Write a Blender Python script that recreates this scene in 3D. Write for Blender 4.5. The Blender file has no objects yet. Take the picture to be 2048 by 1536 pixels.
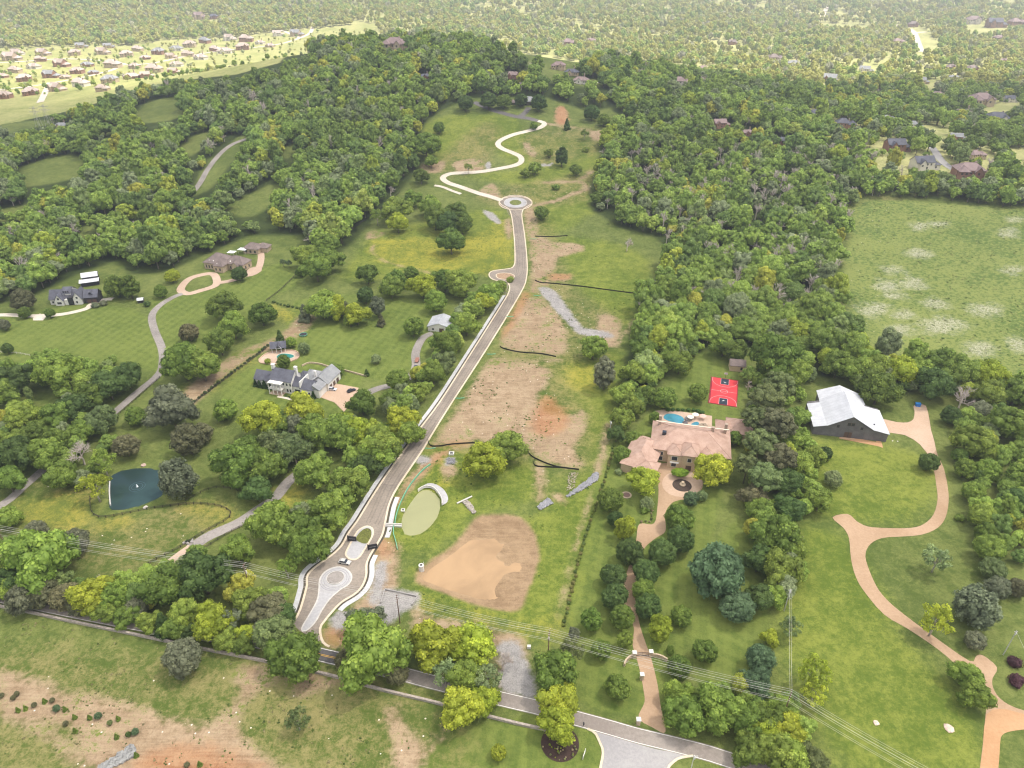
import bpy, math, random
import numpy as np
from mathutils.geometry import delaunay_2d_cdt
from mathutils import Vector
R=math.radians
random.seed(7); rng=np.random.default_rng(7)
S=bpy.context.scene; COL=S.collection
# ---------------------------------------------------------------- camera, light, exposure
H=200.0; PITCH=R(32.0); F=1422.0
cam=bpy.data.cameras.new('camera'); camo=bpy.data.objects.new('camera',cam); COL.objects.link(camo)
cam.sensor_width=36; cam.lens=F/2048*36; cam.clip_start=1; cam.clip_end=20000
camo.location=(0,0,H); camo.rotation_euler=(math.pi/2-PITCH,0,0); S.camera=camo
SUN=Vector((0.42,0.10,0.90)).normalized()
SUN_EL=math.asin(SUN.z); SUN_AZ=math.atan2(SUN.x,SUN.y)
w=bpy.data.worlds.new('World'); S.world=w; w.use_nodes=True
nt=w.node_tree; bg=nt.nodes['Background']; sky=nt.nodes.new('ShaderNodeTexSky')
sky.sky_type='NISHITA'; sky.sun_disc=False; sky.sun_elevation=SUN_EL; sky.sun_rotation=SUN_AZ
sky.air_density=1.0; sky.dust_density=2.5; sky.ozone_density=0.6
nt.links.new(sky.outputs[0],bg.inputs[0]); bg.inputs[1].default_value=0.085
sl=bpy.data.lights.new('sun','SUN'); sl.energy=5.0; sl.angle=R(0.5); sl.color=(1.0,0.94,0.84)
so=bpy.data.objects.new('sun',sl); COL.objects.link(so); so.rotation_euler=SUN.to_track_quat('Z','Y').to_euler()
S.view_settings.view_transform='Standard'; S.view_settings.look='None'; S.view_settings.exposure=0.94; S.view_settings.gamma=1
S.cycles.max_bounces=6; S.cycles.diffuse_bounces=3; S.cycles.transmission_bounces=5; S.cycles.transparent_max_bounces=8
S.cycles.volume_bounces=0; S.cycles.caustics_reflective=False; S.cycles.caustics_refractive=False; S.cycles.filter_width=1.15
# ---------------------------------------------------------------- terrain and projection
def sm(t): t=np.clip(t,0,1); return t*t*(3-2*t)
def gs(x,y,cx,cy,sx,sy,a=0):
    c,s=math.cos(a),math.sin(a); dx=x-cx; dy=y-cy
    u=dx*c+dy*s; v=-dx*s+dy*c
    return np.exp(-(u/sx)**2-(v/sy)**2)
def hill(x,y):
    x=np.asarray(x,float); y=np.asarray(y,float)
    h=50*gs(x,y,20,930,330,260)+46*gs(x,y,-230,1090,330,230)+16*gs(x,y,-330,820,330,260)
    h=h+16*gs(x,y,420,760,280,240)+60*gs(x,y,-1250,2350,900,360)
    h=h*sm((y-330)/420)
    far=sm((y-1500)/2600)*70
    und=(np.sin(x*.0031+1)*np.cos(y*.0027)+.6*np.sin(x*.0071+y*.0053))*7*sm((y-1250)/900)
    return h+far+und
FW=np.array([0,math.cos(PITCH),-math.sin(PITCH)]); UP=np.array([0,math.sin(PITCH),math.cos(PITCH)]); RT=np.array([1.,0,0])
_T=np.concatenate([np.linspace(90,1200,240),np.geomspace(1210,9000,220)])
def ray(px,py):
    px=np.atleast_1d(np.asarray(px,float)); py=np.atleast_1d(np.asarray(py,float))
    return FW+((px-1024)/F)[:,None]*RT-((py-768)/F)[:,None]*UP
def G(px,py,off=0.0):
    """pixel of the photo -> point on the ground (or OFF above it)"""
    d=ray(px,py); n=len(d); off=np.broadcast_to(np.asarray(off,float),(n,))
    P=_T[None,:,None]*d[:,None,:]; z=H+P[:,:,2]-hill(P[:,:,0],P[:,:,1])-off[:,None]
    below=z<0; i=np.where(below.any(1),below.argmax(1),len(_T)-1); i=np.maximum(i,1)
    a=_T[i-1]; b=_T[i]
    for _ in range(22):
        m=(a+b)/2; q=m[:,None]*d; zz=H+q[:,2]-hill(q[:,0],q[:,1])-off
        a=np.where(zz>0,m,a); b=np.where(zz>0,b,m)
    q=b[:,None]*d; return np.stack([q[:,0],q[:,1],H+q[:,2]],1)
def g1(px,py,off=0.0): return G(px,py,off)[0]
def proj(P):
    P=np.atleast_2d(P)-np.array([0,0,H]); d=P@FW
    return 1024+F*(P@RT)/d, 768-F*(P@UP)/d, d
def depth(P): return float((np.asarray(P)-np.array([0,0,H]))@FW)
def smooth(pts,n=6,closed=False):
    p=np.asarray(pts,float); out=[]; m=len(p)
    seg=m if closed else m-1
    for i in range(seg):
        if closed: a,b,c,d=p[(i-1)%m],p[i],p[(i+1)%m],p[(i+2)%m]
        else: a,b,c,d=p[max(i-1,0)],p[i],p[i+1],p[min(i+2,m-1)]
        for k in range(n):
            t=k/n; out.append(.5*((2*b)+(-a+c)*t+(2*a-5*b+4*c-d)*t*t+(-a+3*b-3*c+d)*t**3))
    if not closed: out.append(p[-1])
    return np.array(out)
def gpoly(pts,n=5,closed=True):
    p=smooth(pts,n,closed) if n>1 else np.asarray(pts,float)
    return G(p[:,0],p[:,1])
def sdf(X,Y,poly):
    """signed distance, positive inside; X,Y flat arrays; far points clipped"""
    poly=np.asarray(poly)[:,:2]; M=22.0
    out=np.full(X.shape,-M)
    sel=(X>poly[:,0].min()-M)&(X<poly[:,0].max()+M)&(Y>poly[:,1].min()-M)&(Y<poly[:,1].max()+M)
    x=X[sel]; y=Y[sel]
    if x.size==0: return out
    dm=np.full(x.shape,1e9); ins=np.zeros(x.shape,bool); n=len(poly)
    for i in range(n):
        ax,ay=poly[i]; bx,by=poly[(i+1)%n]; ex,ey=bx-ax,by-ay
        L=ex*ex+ey*ey+1e-9; t=np.clip(((x-ax)*ex+(y-ay)*ey)/L,0,1)
        dm=np.minimum(dm,(x-ax-t*ex)**2+(y-ay-t*ey)**2)
        c=((ay>y)!=(by>y)); ins^=c&(x<(ex)*(y-ay)/(ey if ey!=0 else 1e-9)+ax)
    d=np.sqrt(dm); out[sel]=np.clip(np.where(ins,d,-d),-M,M); return out
def linsdf(X,Y,line,wd):
    line=np.asarray(line)[:,:2]; M=22.0; out=np.full(X.shape,-M)
    sel=(X>line[:,0].min()-M)&(X<line[:,0].max()+M)&(Y>line[:,1].min()-M)&(Y<line[:,1].max()+M)
    x=X[sel]; y=Y[sel]; dm=np.full(x.shape,1e9)
    for i in range(len(line)-1):
        ax,ay=line[i]; bx,by=line[i+1]; ex,ey=bx-ax,by-ay; L=ex*ex+ey*ey+1e-9
        t=np.clip(((x-ax)*ex+(y-ay)*ey)/L,0,1); dm=np.minimum(dm,(x-ax-t*ex)**2+(y-ay-t*ey)**2)
    out[sel]=np.clip(wd/2-np.sqrt(dm),-M,M); return out
# basins carved into the ground
POND_BLUE=[(221,1013),(219,985),(220,957),(236,944),(259,938),(305,938),(335,950),(332,975),(318,993),(292,1005),(266,1013),(238,1017)]
POND_GREEN=[(838,981),(856,976),(876,990),(882,1009),(876,1030),(862,1050),(840,1066),(815,1069),(803,1055),(804,1030),(820,1003)]
BASIN=[(831,1160),(837,1142),(862,1118),(900,1094),(930,1062),(948,1035),(985,1027),(1030,1030),(1055,1045),(1072,1070),(1079,1110),(1070,1150),(1056,1180),(1046,1213),(1020,1222),(960,1211),(900,1190),(855,1173)]
SILT=[(836,1160),(848,1134),(888,1110),(925,1082),(955,1075),(985,1098),(1003,1130),(1000,1160),(985,1183),(965,1196),(915,1188),(866,1170)]
_ponds=[(gpoly(POND_BLUE),1.6,2.2),(gpoly(POND_GREEN),1.8,3.0),(gpoly(BASIN),1.0,7.0),(gpoly(SILT),.6,10.0)]
def terr(x,y):
    x=np.asarray(x,float); y=np.asarray(y,float); sh=x.shape
    X=np.atleast_1d(x).ravel(); Y=np.atleast_1d(y).ravel(); h=hill(X,Y)
    for P,dp,sl_ in _ponds: h=h-dp*sm((sdf(X,Y,P)+sl_*.35)/sl_)
    w_=sm((sdf(X,Y,_ponds[2][0])-1)/6); h=h+w_*(.10*np.sin(X*.35+Y*.22)+.08*np.sin(X*.13-Y*.41+1)+.05*np.sin(X*.9)*np.cos(Y*.8))
    return h.reshape(sh)
def zt(x,y): return float(hill(x,y))
# ---------------------------------------------------------------- materials
def mat(name,col=(.5,.5,.5),rough=.8,noise=0.0,scale=1.0,metal=0.0,col2=None,spec=.3,emit=None):
    m=bpy.data.materials.new(name); m.use_nodes=True; t=m.node_tree; b=t.nodes['Principled BSDF']
    b.inputs['Base Color'].default_value=(*col,1); b.inputs['Roughness'].default_value=rough; b.inputs['Metallic'].default_value=metal
    b.inputs['Specular IOR Level'].default_value=spec
    if noise>0 or col2:
        tc=t.nodes.new('ShaderNodeTexCoord'); n=t.nodes.new('ShaderNodeTexNoise'); n.inputs['Scale'].default_value=scale; n.inputs['Detail'].default_value=5; n.inputs['Roughness'].default_value=.65
        t.links.new(tc.outputs['Object'],n.inputs['Vector'])
        r=t.nodes.new('ShaderNodeValToRGB'); r.color_ramp.elements[0].position=.3; r.color_ramp.elements[1].position=.72
        c2=col2 or tuple(min(1,c*(1+noise)) for c in col); c1=col if col2 else tuple(c*(1-noise) for c in col)
        r.color_ramp.elements[0].color=(*c1,1); r.color_ramp.elements[1].color=(*c2,1)
        t.links.new(n.outputs['Fac'],r.inputs[0]); t.links.new(r.outputs[0],b.inputs['Base Color'])
    return m
class NB:
    """tiny node-graph helper"""
    def __init__(s,name): s.m=bpy.data.materials.new(name); s.m.use_nodes=True; s.t=s.m.node_tree; s.b=s.t.nodes['Principled BSDF']
    def n(s,ty,**k):
        x=s.t.nodes.new(ty)
        for a,v in k.items(): setattr(x,a,v)
        return x
    def l(s,a,b): s.t.links.new(a,b)
    def inp(s,sock,v):
        if hasattr(v,'is_output') or isinstance(v,bpy.types.NodeSocket): s.l(v,sock)
        else: sock.default_value=v
    def math(s,op,a,b=0.0,c=0.0,clamp=False):
        x=s.n('ShaderNodeMath',operation=op,use_clamp=clamp); s.inp(x.inputs[0],a); s.inp(x.inputs[1],b)
        if op in('MULTIPLY_ADD','SMOOTH_MIN'): s.inp(x.inputs[2],c)
        return x.outputs[0]
    def noise(s,vec,scale,detail=4,rough=.6,dist=0.0):
        x=s.n('ShaderNodeTexNoise'); s.l(vec,x.inputs['Vector']); x.inputs['Scale'].default_value=scale; x.inputs['Detail'].default_value=detail; x.inputs['Roughness'].default_value=rough; x.inputs['Distortion'].default_value=dist
        return x.outputs['Fac']
    def mix(s,f,a,b):
        x=s.n('ShaderNodeMix',data_type='RGBA'); s.inp(x.inputs[0],f); s.inp(x.inputs[6],a if not isinstance(a,tuple) else (*a,1)); s.inp(x.inputs[7],b if not isinstance(b,tuple) else (*b,1)); return x.outputs[2]
    def step(s,v,lo,hi):
        x=s.n('ShaderNodeMapRange',interpolation_type='SMOOTHSTEP'); s.inp(x.inputs[0],v); x.inputs[1].default_value=lo; x.inputs[2].default_value=hi; return x.outputs[0]
    def attr(s,name,ty='GEOMETRY'):
        x=s.n('ShaderNodeAttribute',attribute_name=name,attribute_type=ty); return x
# ---------------------------------------------------------------- object helpers
def tag(o,label=None,cat=None,group=None,kind=None):
    if label: o['label']=label
    if cat: o['category']=cat
    if group: o['group']=group
    if kind: o['kind']=kind
    return o
def empty(name,loc,rz=0.0,parent=None):
    o=bpy.data.objects.new(name,None); COL.objects.link(o); o.location=loc; o.rotation_euler=(0,0,rz); o.empty_display_size=.5
    if parent: o.parent=parent
    return o
class MB:
    def __init__(s): s.v=[]; s.f=[]
    def add(s,vs,fs):
        k=len(s.v); s.v+= [tuple(map(float,v)) for v in vs]; s.f+=[tuple(i+k for i in f) for f in fs]; return s
    def box(s,x0,y0,z0,x1,y1,z1):
        return s.add([(x0,y0,z0),(x1,y0,z0),(x1,y1,z0),(x0,y1,z0),(x0,y0,z1),(x1,y0,z1),(x1,y1,z1),(x0,y1,z1)],
            [(0,3,2,1),(4,5,6,7),(0,1,5,4),(1,2,6,5),(2,3,7,6),(3,0,4,7)])
    def prism(s,poly,z0,z1):
        n=len(poly); return s.add([(p[0],p[1],z0) for p in poly]+[(p[0],p[1],z1) for p in poly],
            [tuple(range(n))[::-1],tuple(range(n,2*n))]+[(i,(i+1)%n,n+(i+1)%n,n+i) for i in range(n)])
    def tube(s,pts,rs,n=6,caps=True):
        pts=[Vector(p) for p in pts]; 
        if not hasattr(rs,'__len__'): rs=[rs]*len(pts)
        k=len(s.v)
        for i,p in enumerate(pts):
            d=(pts[min(i+1,len(pts)-1)]-pts[max(i-1,0)]).normalized(); a=d.orthogonal().normalized()
            if i and abs(a.dot(pa))<.99: a=(pa-d*pa.dot(d)).normalized()
            pa=a; b=d.cross(a)
            for j in range(n):
                t=2*math.pi*j/n; q=p+(a*math.cos(t)+b*math.sin(t))*rs[i]; s.v.append(tuple(q))
        for i in range(len(pts)-1):
            for j in range(n): s.f.append((k+i*n+j,k+i*n+(j+1)%n,k+(i+1)*n+(j+1)%n,k+(i+1)*n+j))
        if caps: s.f.append(tuple(k+j for j in range(n))[::-1]); s.f.append(tuple(k+(len(pts)-1)*n+j for j in range(n)))
        return s
    def cyl(s,x,y,z0,z1,r,n=12,r1=None): return s.tube([(x,y,z0),(x,y,z1)],[r,r if r1 is None else r1],n)
    def xs(s,poly,y0,y1):
        """profile in x,z extruded along y"""
        n=len(poly); return s.add([(p[0],y0,p[1]) for p in poly]+[(p[0],y1,p[1]) for p in poly],
            [tuple(range(n)),tuple(range(n,2*n))[::-1]]+[(i,n+i,n+(i+1)%n,(i+1)%n) for i in range(n)])
    def ys(s,poly,x0,x1):
        n=len(poly); return s.add([(x0,p[0],p[1]) for p in poly]+[(x1,p[0],p[1]) for p in poly],
            [tuple(range(n))[::-1],tuple(range(n,2*n))]+[(i,(i+1)%n,n+(i+1)%n,n+i) for i in range(n)])
    def blob(s,c,r,rz=None,n=7,m=10,jit=.12,seed=0):
        g=random.Random(seed); rz=rz or r; vs=[]
        for i in range(n+1):
            t=math.pi*i/n
            for j in range(m):
                a=2*math.pi*j/m; q=1+g.uniform(-jit,jit)
                vs.append((c[0]+r*q*math.sin(t)*math.cos(a),c[1]+r*q*math.sin(t)*math.sin(a),c[2]+rz*q*math.cos(t)))
        return s.add(vs,[(i*m+j,(i+1)*m+j,(i+1)*m+(j+1)%m,i*m+(j+1)%m) for i in range(n) for j in range(m)])
    def mesh(s,name,smooth=False):
        me=bpy.data.meshes.new(name); me.from_pydata(s.v,[],s.f); me.update()
        if smooth: me.shade_smooth()
        return me
    def build(s,name,m,parent=None,smooth=False,loc=None,rz=0):
        me=s.mesh(name,smooth)
        for x in (m if isinstance(m,(list,tuple)) else [m]): me.materials.append(x)
        o=bpy.data.objects.new(name,me); COL.objects.link(o)
        if parent: o.parent=parent
        if loc is not None: o.location=loc; o.rotation_euler=(0,0,rz)
        return o
def npmesh(name,V,Fq,mats=None):
    """V (n,3); Fq (m,4) or (m,3) index arrays"""
    me=bpy.data.meshes.new(name); V=np.asarray(V,np.float32); Fq=np.asarray(Fq,np.int32); k=Fq.shape[1]
    me.vertices.add(len(V)); me.vertices.foreach_set('co',V.ravel())
    me.loops.add(Fq.size); me.loops.foreach_set('vertex_index',Fq.ravel())
    me.polygons.add(len(Fq)); me.polygons.foreach_set('loop_start',np.arange(0,Fq.size,k,dtype=np.int32)); me.polygons.foreach_set('loop_total',np.full(len(Fq),k,np.int32))
    me.update(calc_edges=True)
    for m in mats or []: me.materials.append(m)
    return me
def link(name,me,parent=None,loc=None,rz=0):
    o=bpy.data.objects.new(name,me); COL.objects.link(o)
    if parent: o.parent=parent
    if loc is not None: o.location=loc; o.rotation_euler=(0,0,rz)
    return o
def patch(outline,off,cell=12.0,thick=0.0,hfun=None):
    """filled outline (world x,y) draped on the terrain OFF above it"""
    P=[Vector((p[0],p[1])) for p in outline]; n=len(P); hf=hfun or hill
    xs=[p.x for p in P]; ys=[p.y for p in P]; pts=list(P)
    gx=np.arange(min(xs)+cell/2,max(xs),cell); gy=np.arange(min(ys)+cell/2,max(ys),cell)
    if len(gx)*len(gy):
        XX,YY=np.meshgrid(gx,gy); d=sdf(XX.ravel(),YY.ravel(),np.array([(p.x,p.y) for p in P]))
        for x,y,k in zip(XX.ravel(),YY.ravel(),d):
            if k>cell*.25: pts.append(Vector((x,y)))
    r=delaunay_2d_cdt(pts,[(i,(i+1)%n) for i in range(n)],[tuple(range(n))],1,1e-4)
    v=r[0]; f=r[2]; vs=np.array([(p.x,p.y) for p in v]); z=hf(vs[:,0],vs[:,1])+off
    m=MB(); fl=[]
    for t in f:
        a,b,c=[v[i] for i in t[:3]]
        fl.append(tuple(t) if (b-a).cross(c-a)>0 else tuple(reversed(t)))
    m.add(list(zip(vs[:,0],vs[:,1],z)),fl)
    if thick:
        zb=hf(np.array(xs),np.array(ys))
        k=[(P[i].x,P[i].y,float(zb[i])+off) for i in range(n)]+[(P[i].x,P[i].y,float(zb[i])+off-thick) for i in range(n)]
        m.add(k,[(i,(i+1)%n,n+(i+1)%n,n+i) for i in range(n)])
    return m
def resample(P,step):
    P=np.asarray(P)[:,:2]; d=np.r_[0,np.cumsum(np.hypot(*np.diff(P,axis=0).T))]; n=max(2,int(d[-1]/step)+1)
    t=np.linspace(0,d[-1],n); return np.stack([np.interp(t,d,P[:,0]),np.interp(t,d,P[:,1])],1)
def offs(P,o):
    P=np.asarray(P)[:,:2]; T=np.gradient(P,axis=0); T/=np.linalg.norm(T,axis=1)[:,None]+1e-9
    return P+np.stack([-T[:,1],T[:,0]],1)*(o if np.ndim(o)==0 else np.asarray(o)[:,None])
def ribbon(P,o0,o1,z,m=None,thick=0.0):
    """strip between offsets o0 and o1 (positive = left of travel) of centre line P"""
    A=offs(P,o0); B=offs(P,o1); m=m or MB(); n=len(A); za=hill(A[:,0],A[:,1])+z; zb=hill(B[:,0],B[:,1])+z
    if thick==0: m.add([(a[0],a[1],q) for a,q in zip(A,za)]+[(b[0],b[1],q) for b,q in zip(B,zb)],[(i,n+i,n+i+1,i+1) for i in range(n-1)])
    else:
        vs=[(a[0],a[1],q) for a,q in zip(A,za)]+[(b[0],b[1],q) for b,q in zip(B,zb)]+[(a[0],a[1],q-thick) for a,q in zip(A,za)]+[(b[0],b[1],q-thick) for b,q in zip(B,zb)]
        fs=[]
        for i in range(n-1): fs+=[(i,n+i,n+i+1,i+1),(2*n+i,i,i+1,2*n+i+1),(n+i,3*n+i,3*n+i+1,n+i+1)]
        fs+=[(0,2*n,3*n,n),(n-1,2*n-1,4*n-1,3*n-1)]; m.add(vs,fs)
    return m
def line(pts,step=4.0,n=6): return resample(gpoly(pts,n,False),step)
# ---------------------------------------------------------------- ground
FOREST=[
 # left hills
 [(-150,258),(0,252),(60,238),(130,224),(230,196),(330,166),(470,150),(560,126),(640,104),(715,90),(760,96),(830,84),(900,92),(1000,108),(1060,135),(1100,165),(1180,180),(1220,215),(1180,225),(1100,196),(940,196),(880,222),(850,245),(832,300),(838,338),(800,380),(745,440),(700,490),(660,520),(625,500),(600,470),(500,470),(420,505),(330,545),(260,548),(235,520),(150,550),(70,590),(-150,640)],
 # right wood
 [(1180,180),(1100,165),(1130,150),(1300,150),(1500,140),(2200,100),(2250,420),(2048,424),(1740,402),(1702,470),(1690,560),(1702,640),(1745,700),(1830,722),(2250,760),(2250,815),(2048,790),(1900,785),(1740,765),(1600,745),(1530,700),(1490,700),(1450,692),(1395,705),(1330,740),(1300,790),(1262,800),(1240,790),(1250,730),(1272,650),(1290,580),(1330,540),(1345,500),(1300,470),(1240,455),(1185,420),(1180,375),(1205,330),(1200,290),(1230,262),(1270,255),(1230,225)],
 # far country beyond the crest
 [(-400,-20),(-400,92),(0,98),(120,94),(260,92),(330,78),(480,72),(600,60),(720,86),(760,80),(1000,100),(1200,130),(1500,135),(2500,120),(2500,-60)],
]
GAPS=[ # clearings inside the woods
 [(258,243),(292,206),(362,196),(360,232),(300,248)],[(150,268),(235,254),(232,266),(170,278)],
 [(20,358),(60,326),(155,308),(178,345),(120,362),(40,378)],
 [(370,390),(415,330),(450,290),(486,268),(500,285),(484,312),(440,352),(402,388),(350,402)],
 [(0,548),(60,500),(130,492),(165,462),(180,440),(260,420),(345,398),(352,412),(270,436),(180,472),(60,520),(0,565)],
 [(455,416),(540,366),(572,392),(510,432)],[(352,300),(400,268),(430,262),(410,290),(365,318)],[(560,300),(600,282),(612,296),(575,316)],[(0,420),(60,404),(90,412),(30,438),(-20,446)],
 [(640,62),(700,50),(752,52),(735,72),(690,86),(640,76)],[(255,20),(300,14),(310,20),(262,27)],
 [(0,245),(70,240),(100,248),(40,262),(0,270)],
 [(1640,50),(1700,48),(1752,54),(1740,64),(1660,64)],[(1815,60),(1860,62),(1868,105),(1840,112),(1822,84)],[(1935,52),(2010,50),(2010,70),(1945,76)],
 [(1962,214),(2030,208),(2034,226),(1972,232)],[(1845,250),(1890,258),(1930,268),(1850,268)],[(1860,300),(1885,290),(1900,325),(1930,345),(1880,340)],
 [(1130,158),(1215,160),(1212,172),(1140,172)],[(1085,118),(1100,112),(1112,150),(1090,150)],
 [(1730,128),(1752,126),(1756,146),(1735,146)],[(1840,165),(1875,162),(1880,176),(1846,178)],[(2025,300),(2070,296),(2070,320),(2030,318)],
]
DIRT=[
 [(868,890),(900,838),(940,778),(980,718),(1010,716),(1098,738),(1095,770),(1075,800),(1100,828),(1130,832),(1165,820),(1175,850),(1150,900),(1168,930),(1120,934),(1070,910),(1040,892),(960,882),(900,890)],
 [(1058,478),(1098,480),(1104,560),(1085,580),(1085,592),(1130,650),(1128,708),(1060,704),(1000,692),(1030,625),(1062,560)],
 [(1110,485),(1160,489),(1166,502),(1115,518),(1106,558),(1075,556),(1072,487)],
 [(1098,548),(1142,550),(1140,560),(1100,562)],[(1195,630),(1240,640),(1235,690),(1200,690)],[(1048,415),(1068,415),(1075,478),(1054,478)],
 [(955,387),(985,366),(996,382),(1000,397),(976,396)],[(908,323),(962,318),(968,340),(918,345)],
 [(1112,216),(1132,216),(1136,246),(1112,246)],[(1178,264),(1210,262),(1208,279),(1182,280)],[(1044,290),(1058,286),(1076,312),(1058,314)],
 [(870,908),(905,896),(960,885),(955,893),(905,902),(865,932),(805,1000),(790,1004),(828,940)],
 [(757,1072),(786,1090),(800,1100),(792,1190),(760,1235),(705,1262),(668,1288),(652,1262),(690,1222),(735,1180),(744,1120)],
 [(862,1232),(960,1248),(1050,1282),(1044,1380),(1000,1372),(985,1300),(925,1268),(835,1262),(818,1212),(800,1195)],
 [(0,1338),(120,1375),(240,1400),(330,1432),(420,1445),(470,1390),(470,1340),(520,1320),(620,1335),(690,1365),(600,1400),(560,1370),(500,1400),(480,1450),(520,1500),(560,1560),(200,1560),(150,1480),(110,1450),(0,1440)],
 [(765,1425),(800,1415),(812,1455),(850,1490),(885,1465),(880,1450),(895,1455),(830,1560),(785,1560),(790,1490)],
 [(655,1255),(690,1260),(700,1290),(665,1295),(650,1275)],[(880,935),(905,928),(915,945),(898,960),(885,952)],
 [(1070,930),(1088,930),(1090,990),(1075,1000)],[(1105,985),(1128,990),(1135,1010),(1115,1005)],
 [(840,330),(890,322),(880,345),(850,345)],[(735,465),(765,458),(770,470),(735,478)],
 [(1010,440),(1024,440),(1024,475),(1012,475)],
]
TRACK=[ # worn paths: points, width m
 ([(610,640),(590,662),(545,690),(500,704),(450,735),(410,765),(375,800)],13),([(1216,850),(1205,905),(1192,950)],3),([(1186,980),(1160,1060),(1140,1140),(1115,1235)],.2),
 ([(748,490),(745,502),(760,518),(810,535),(895,550)],1.8),([(1062,412),(1110,402),(1150,386),(1192,373)],6.0),([(1090,365),(1160,364),(1172,378)],5.5),([(1160,362),(1180,345),(1210,338)],5.5),
 ([(1092,247),(1150,256),(1200,264),(1270,268)],5.5),([(1232,690),(1250,665),(1285,620)],2),([(45,1440),(110,1480),(160,1530),(190,1570)],4),([(1000,715),(1060,722),(1120,720)],2),([(286,1178),(300,1165)],5),
]
RED=[[(862,895),(905,884),(935,884),(935,889),(900,893)],[(868,912),(900,900),(870,930),(830,960),(800,1000),(792,1000)],[(655,1258),(690,1262),(696,1284),(662,1288)],[(300,1500),(420,1490),(520,1530),(520,1560),(280,1560)],[(1112,216),(1132,216),(1136,246),(1112,246)],[(1040,592),(1060,590),(1020,660),(1004,672)],[(760,1078),(785,1092),(782,1110),(752,1110)],[(1100,548),(1140,549),(1138,558),(1102,560)],[(1090,790),(1140,835),(1110,870),(1060,860)]]
GRAVEL=[[(832,917),(845,912),(860,916),(858,926),(838,928)],[(892,914),(912,916),(910,928),(893,928)],[(752,1132),(775,1130),(768,1185),(748,1215),(740,1200)],[(765,1180),(800,1178),(836,1190),(828,1212),(805,1230),(770,1250),(745,1232),(752,1210)],
 [(658,1235),(690,1218),(720,1228),(712,1252),(672,1258)],[(988,1290),(1030,1284),(1052,1320),(1075,1396),(1040,1393),(1004,1382),(1002,1330)],[(1078,575),(1110,582),(1150,635),(1168,655),(1218,664),(1222,676),(1160,668),(1128,640),(1085,590)],
 [(965,420),(978,423),(1000,440),(998,448),(980,438)],[(973,325),(980,325),(982,338),(972,338)],[(1062,327),(1095,328),(1105,325),(1100,331),(1065,332)]]
YELLOW=[[(750,480),(880,482),(930,500),(918,545),(870,545),(800,534),(752,520)],[(20,1012),(70,1000),(160,990),(180,1030),(165,1062),(110,1062),(60,1045)],[(200,1042),(250,1040),(240,1056),(205,1054)],[(385,1012),(430,1016),(452,1028),(445,1045),(410,1030),(380,1022)],
 [(535,612),(585,622),(580,640),(540,632)],[(378,770),(440,745),(490,712),(500,722),(430,770),(385,790)],[(560,985),(600,970),(600,1015),(565,1018)],[(880,490),(960,470),(1010,440),(1020,530),(950,545)],[(1140,730),(1185,738),(1190,765),(1150,775)],[(850,1210),(910,1225),(1050,1262),(1100,1250),(1100,1268),(1000,1262),(880,1232)],[(880,920),(896,915),(892,975),(872,960)]]
LUSH=[[(690,540),(740,478),(860,440),(1010,420),(1026,540),(985,545),(900,552),(800,560),(700,560)],[(840,900),(920,880),(1070,925),(1090,990),(960,1030),(930,1060),(850,1110),(780,1100),(770,1050),(830,960)],
 [(1090,990),(1200,940),(1120,1265),(1000,1255),(840,1205),(820,1150),(860,1110),(1060,1030)],[(1110,480),(1200,480),(1300,520),(1290,620),(1240,650),(1140,560)],[(1090,735),(1250,700),(1235,820),(1180,960),(1160,850)],[(960,250),(1080,270),(1190,290),(1190,420),(1060,480),(1055,380),(920,350),(1030,340),(990,300)],
 [(1600,880),(1860,910),(1870,1000),(1800,1050),(1600,1020)],[(1560,1060),(1700,1080),(1800,1260),(1960,1440),(1960,1560),(1700,1560),(1560,1300)],[(840,250),(960,225),(1050,250),(980,300),(900,340),(850,330)]]
MEAD=[[(1738,400),(2048,420),(2300,428),(2300,790),(2048,778),(1930,742),(1780,722),(1706,670),(1684,560),(1700,470)]]
WHITE=[(1750,619,32,13),(1885,651,46,17),(1871,607,24,9),(1970,620,34,12),(1826,567,28,11),(1772,571,22,11),(1791,591,17,8),(1806,629,22,8),(1799,661,28,11),(1837,506,23,8),(1840,453,20,7),(1874,448,20,6),(2025,540,20,7),(2018,465,18,8),(2031,438,20,6),(2035,690,20,14),(1960,697,30,14),(1785,542,22,6)]
DRYG=[[(1058,415),(1110,470),(1140,560),(1180,600),(1240,640),(1230,700),(1130,740),(1180,830),(1170,940),(1060,920),(860,895),(900,830),(1000,690),(1060,555)],[(880,320),(960,250),(1000,255),(985,300),(960,345),(890,352)],[(960,385),(1150,350),(1210,330),(1200,390),(1080,415),(990,410)],[(1040,280),(1100,255),(1220,262),(1200,300),(1110,330),(1060,320)],[(0,1300),(300,1310),(480,1310),(700,1360),(860,1400),(900,1450),(860,1560),(-40,1560)],[(380,1000),(455,1030),(380,1100),(260,1150),(60,1110),(120,1050),(260,1040)],[(60,960),(180,960),(180,1000),(40,1000)],[(1688,560),(1702,470),(1742,402),(1800,405),(1780,560),(1850,720),(1780,720),(1700,660)]]
LAWN=[[(300,600),(420,580),(600,510),(610,560),(520,610),(460,690),(330,700)],[(440,780),(540,720),(700,700),(720,780),(640,900),(480,860)],[(590,600),(900,600),(860,700),(780,760),(680,745),(600,720)],[(-50,640),(220,610),(310,650),(330,740),(230,730),(-50,720)],
 [(1190,920),(1260,870),(1320,790),(1400,700),(1480,700),(1480,830),(1400,1180),(1330,1420),(1150,1400),(1130,1260)],[(890,1470),(1170,1420),(1200,1560),(830,1560)],[(1370,1160),(1520,1030),(1530,1360),(1400,1380)],[(-50,700),(70,715),(40,780),(-50,790)]]
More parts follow.
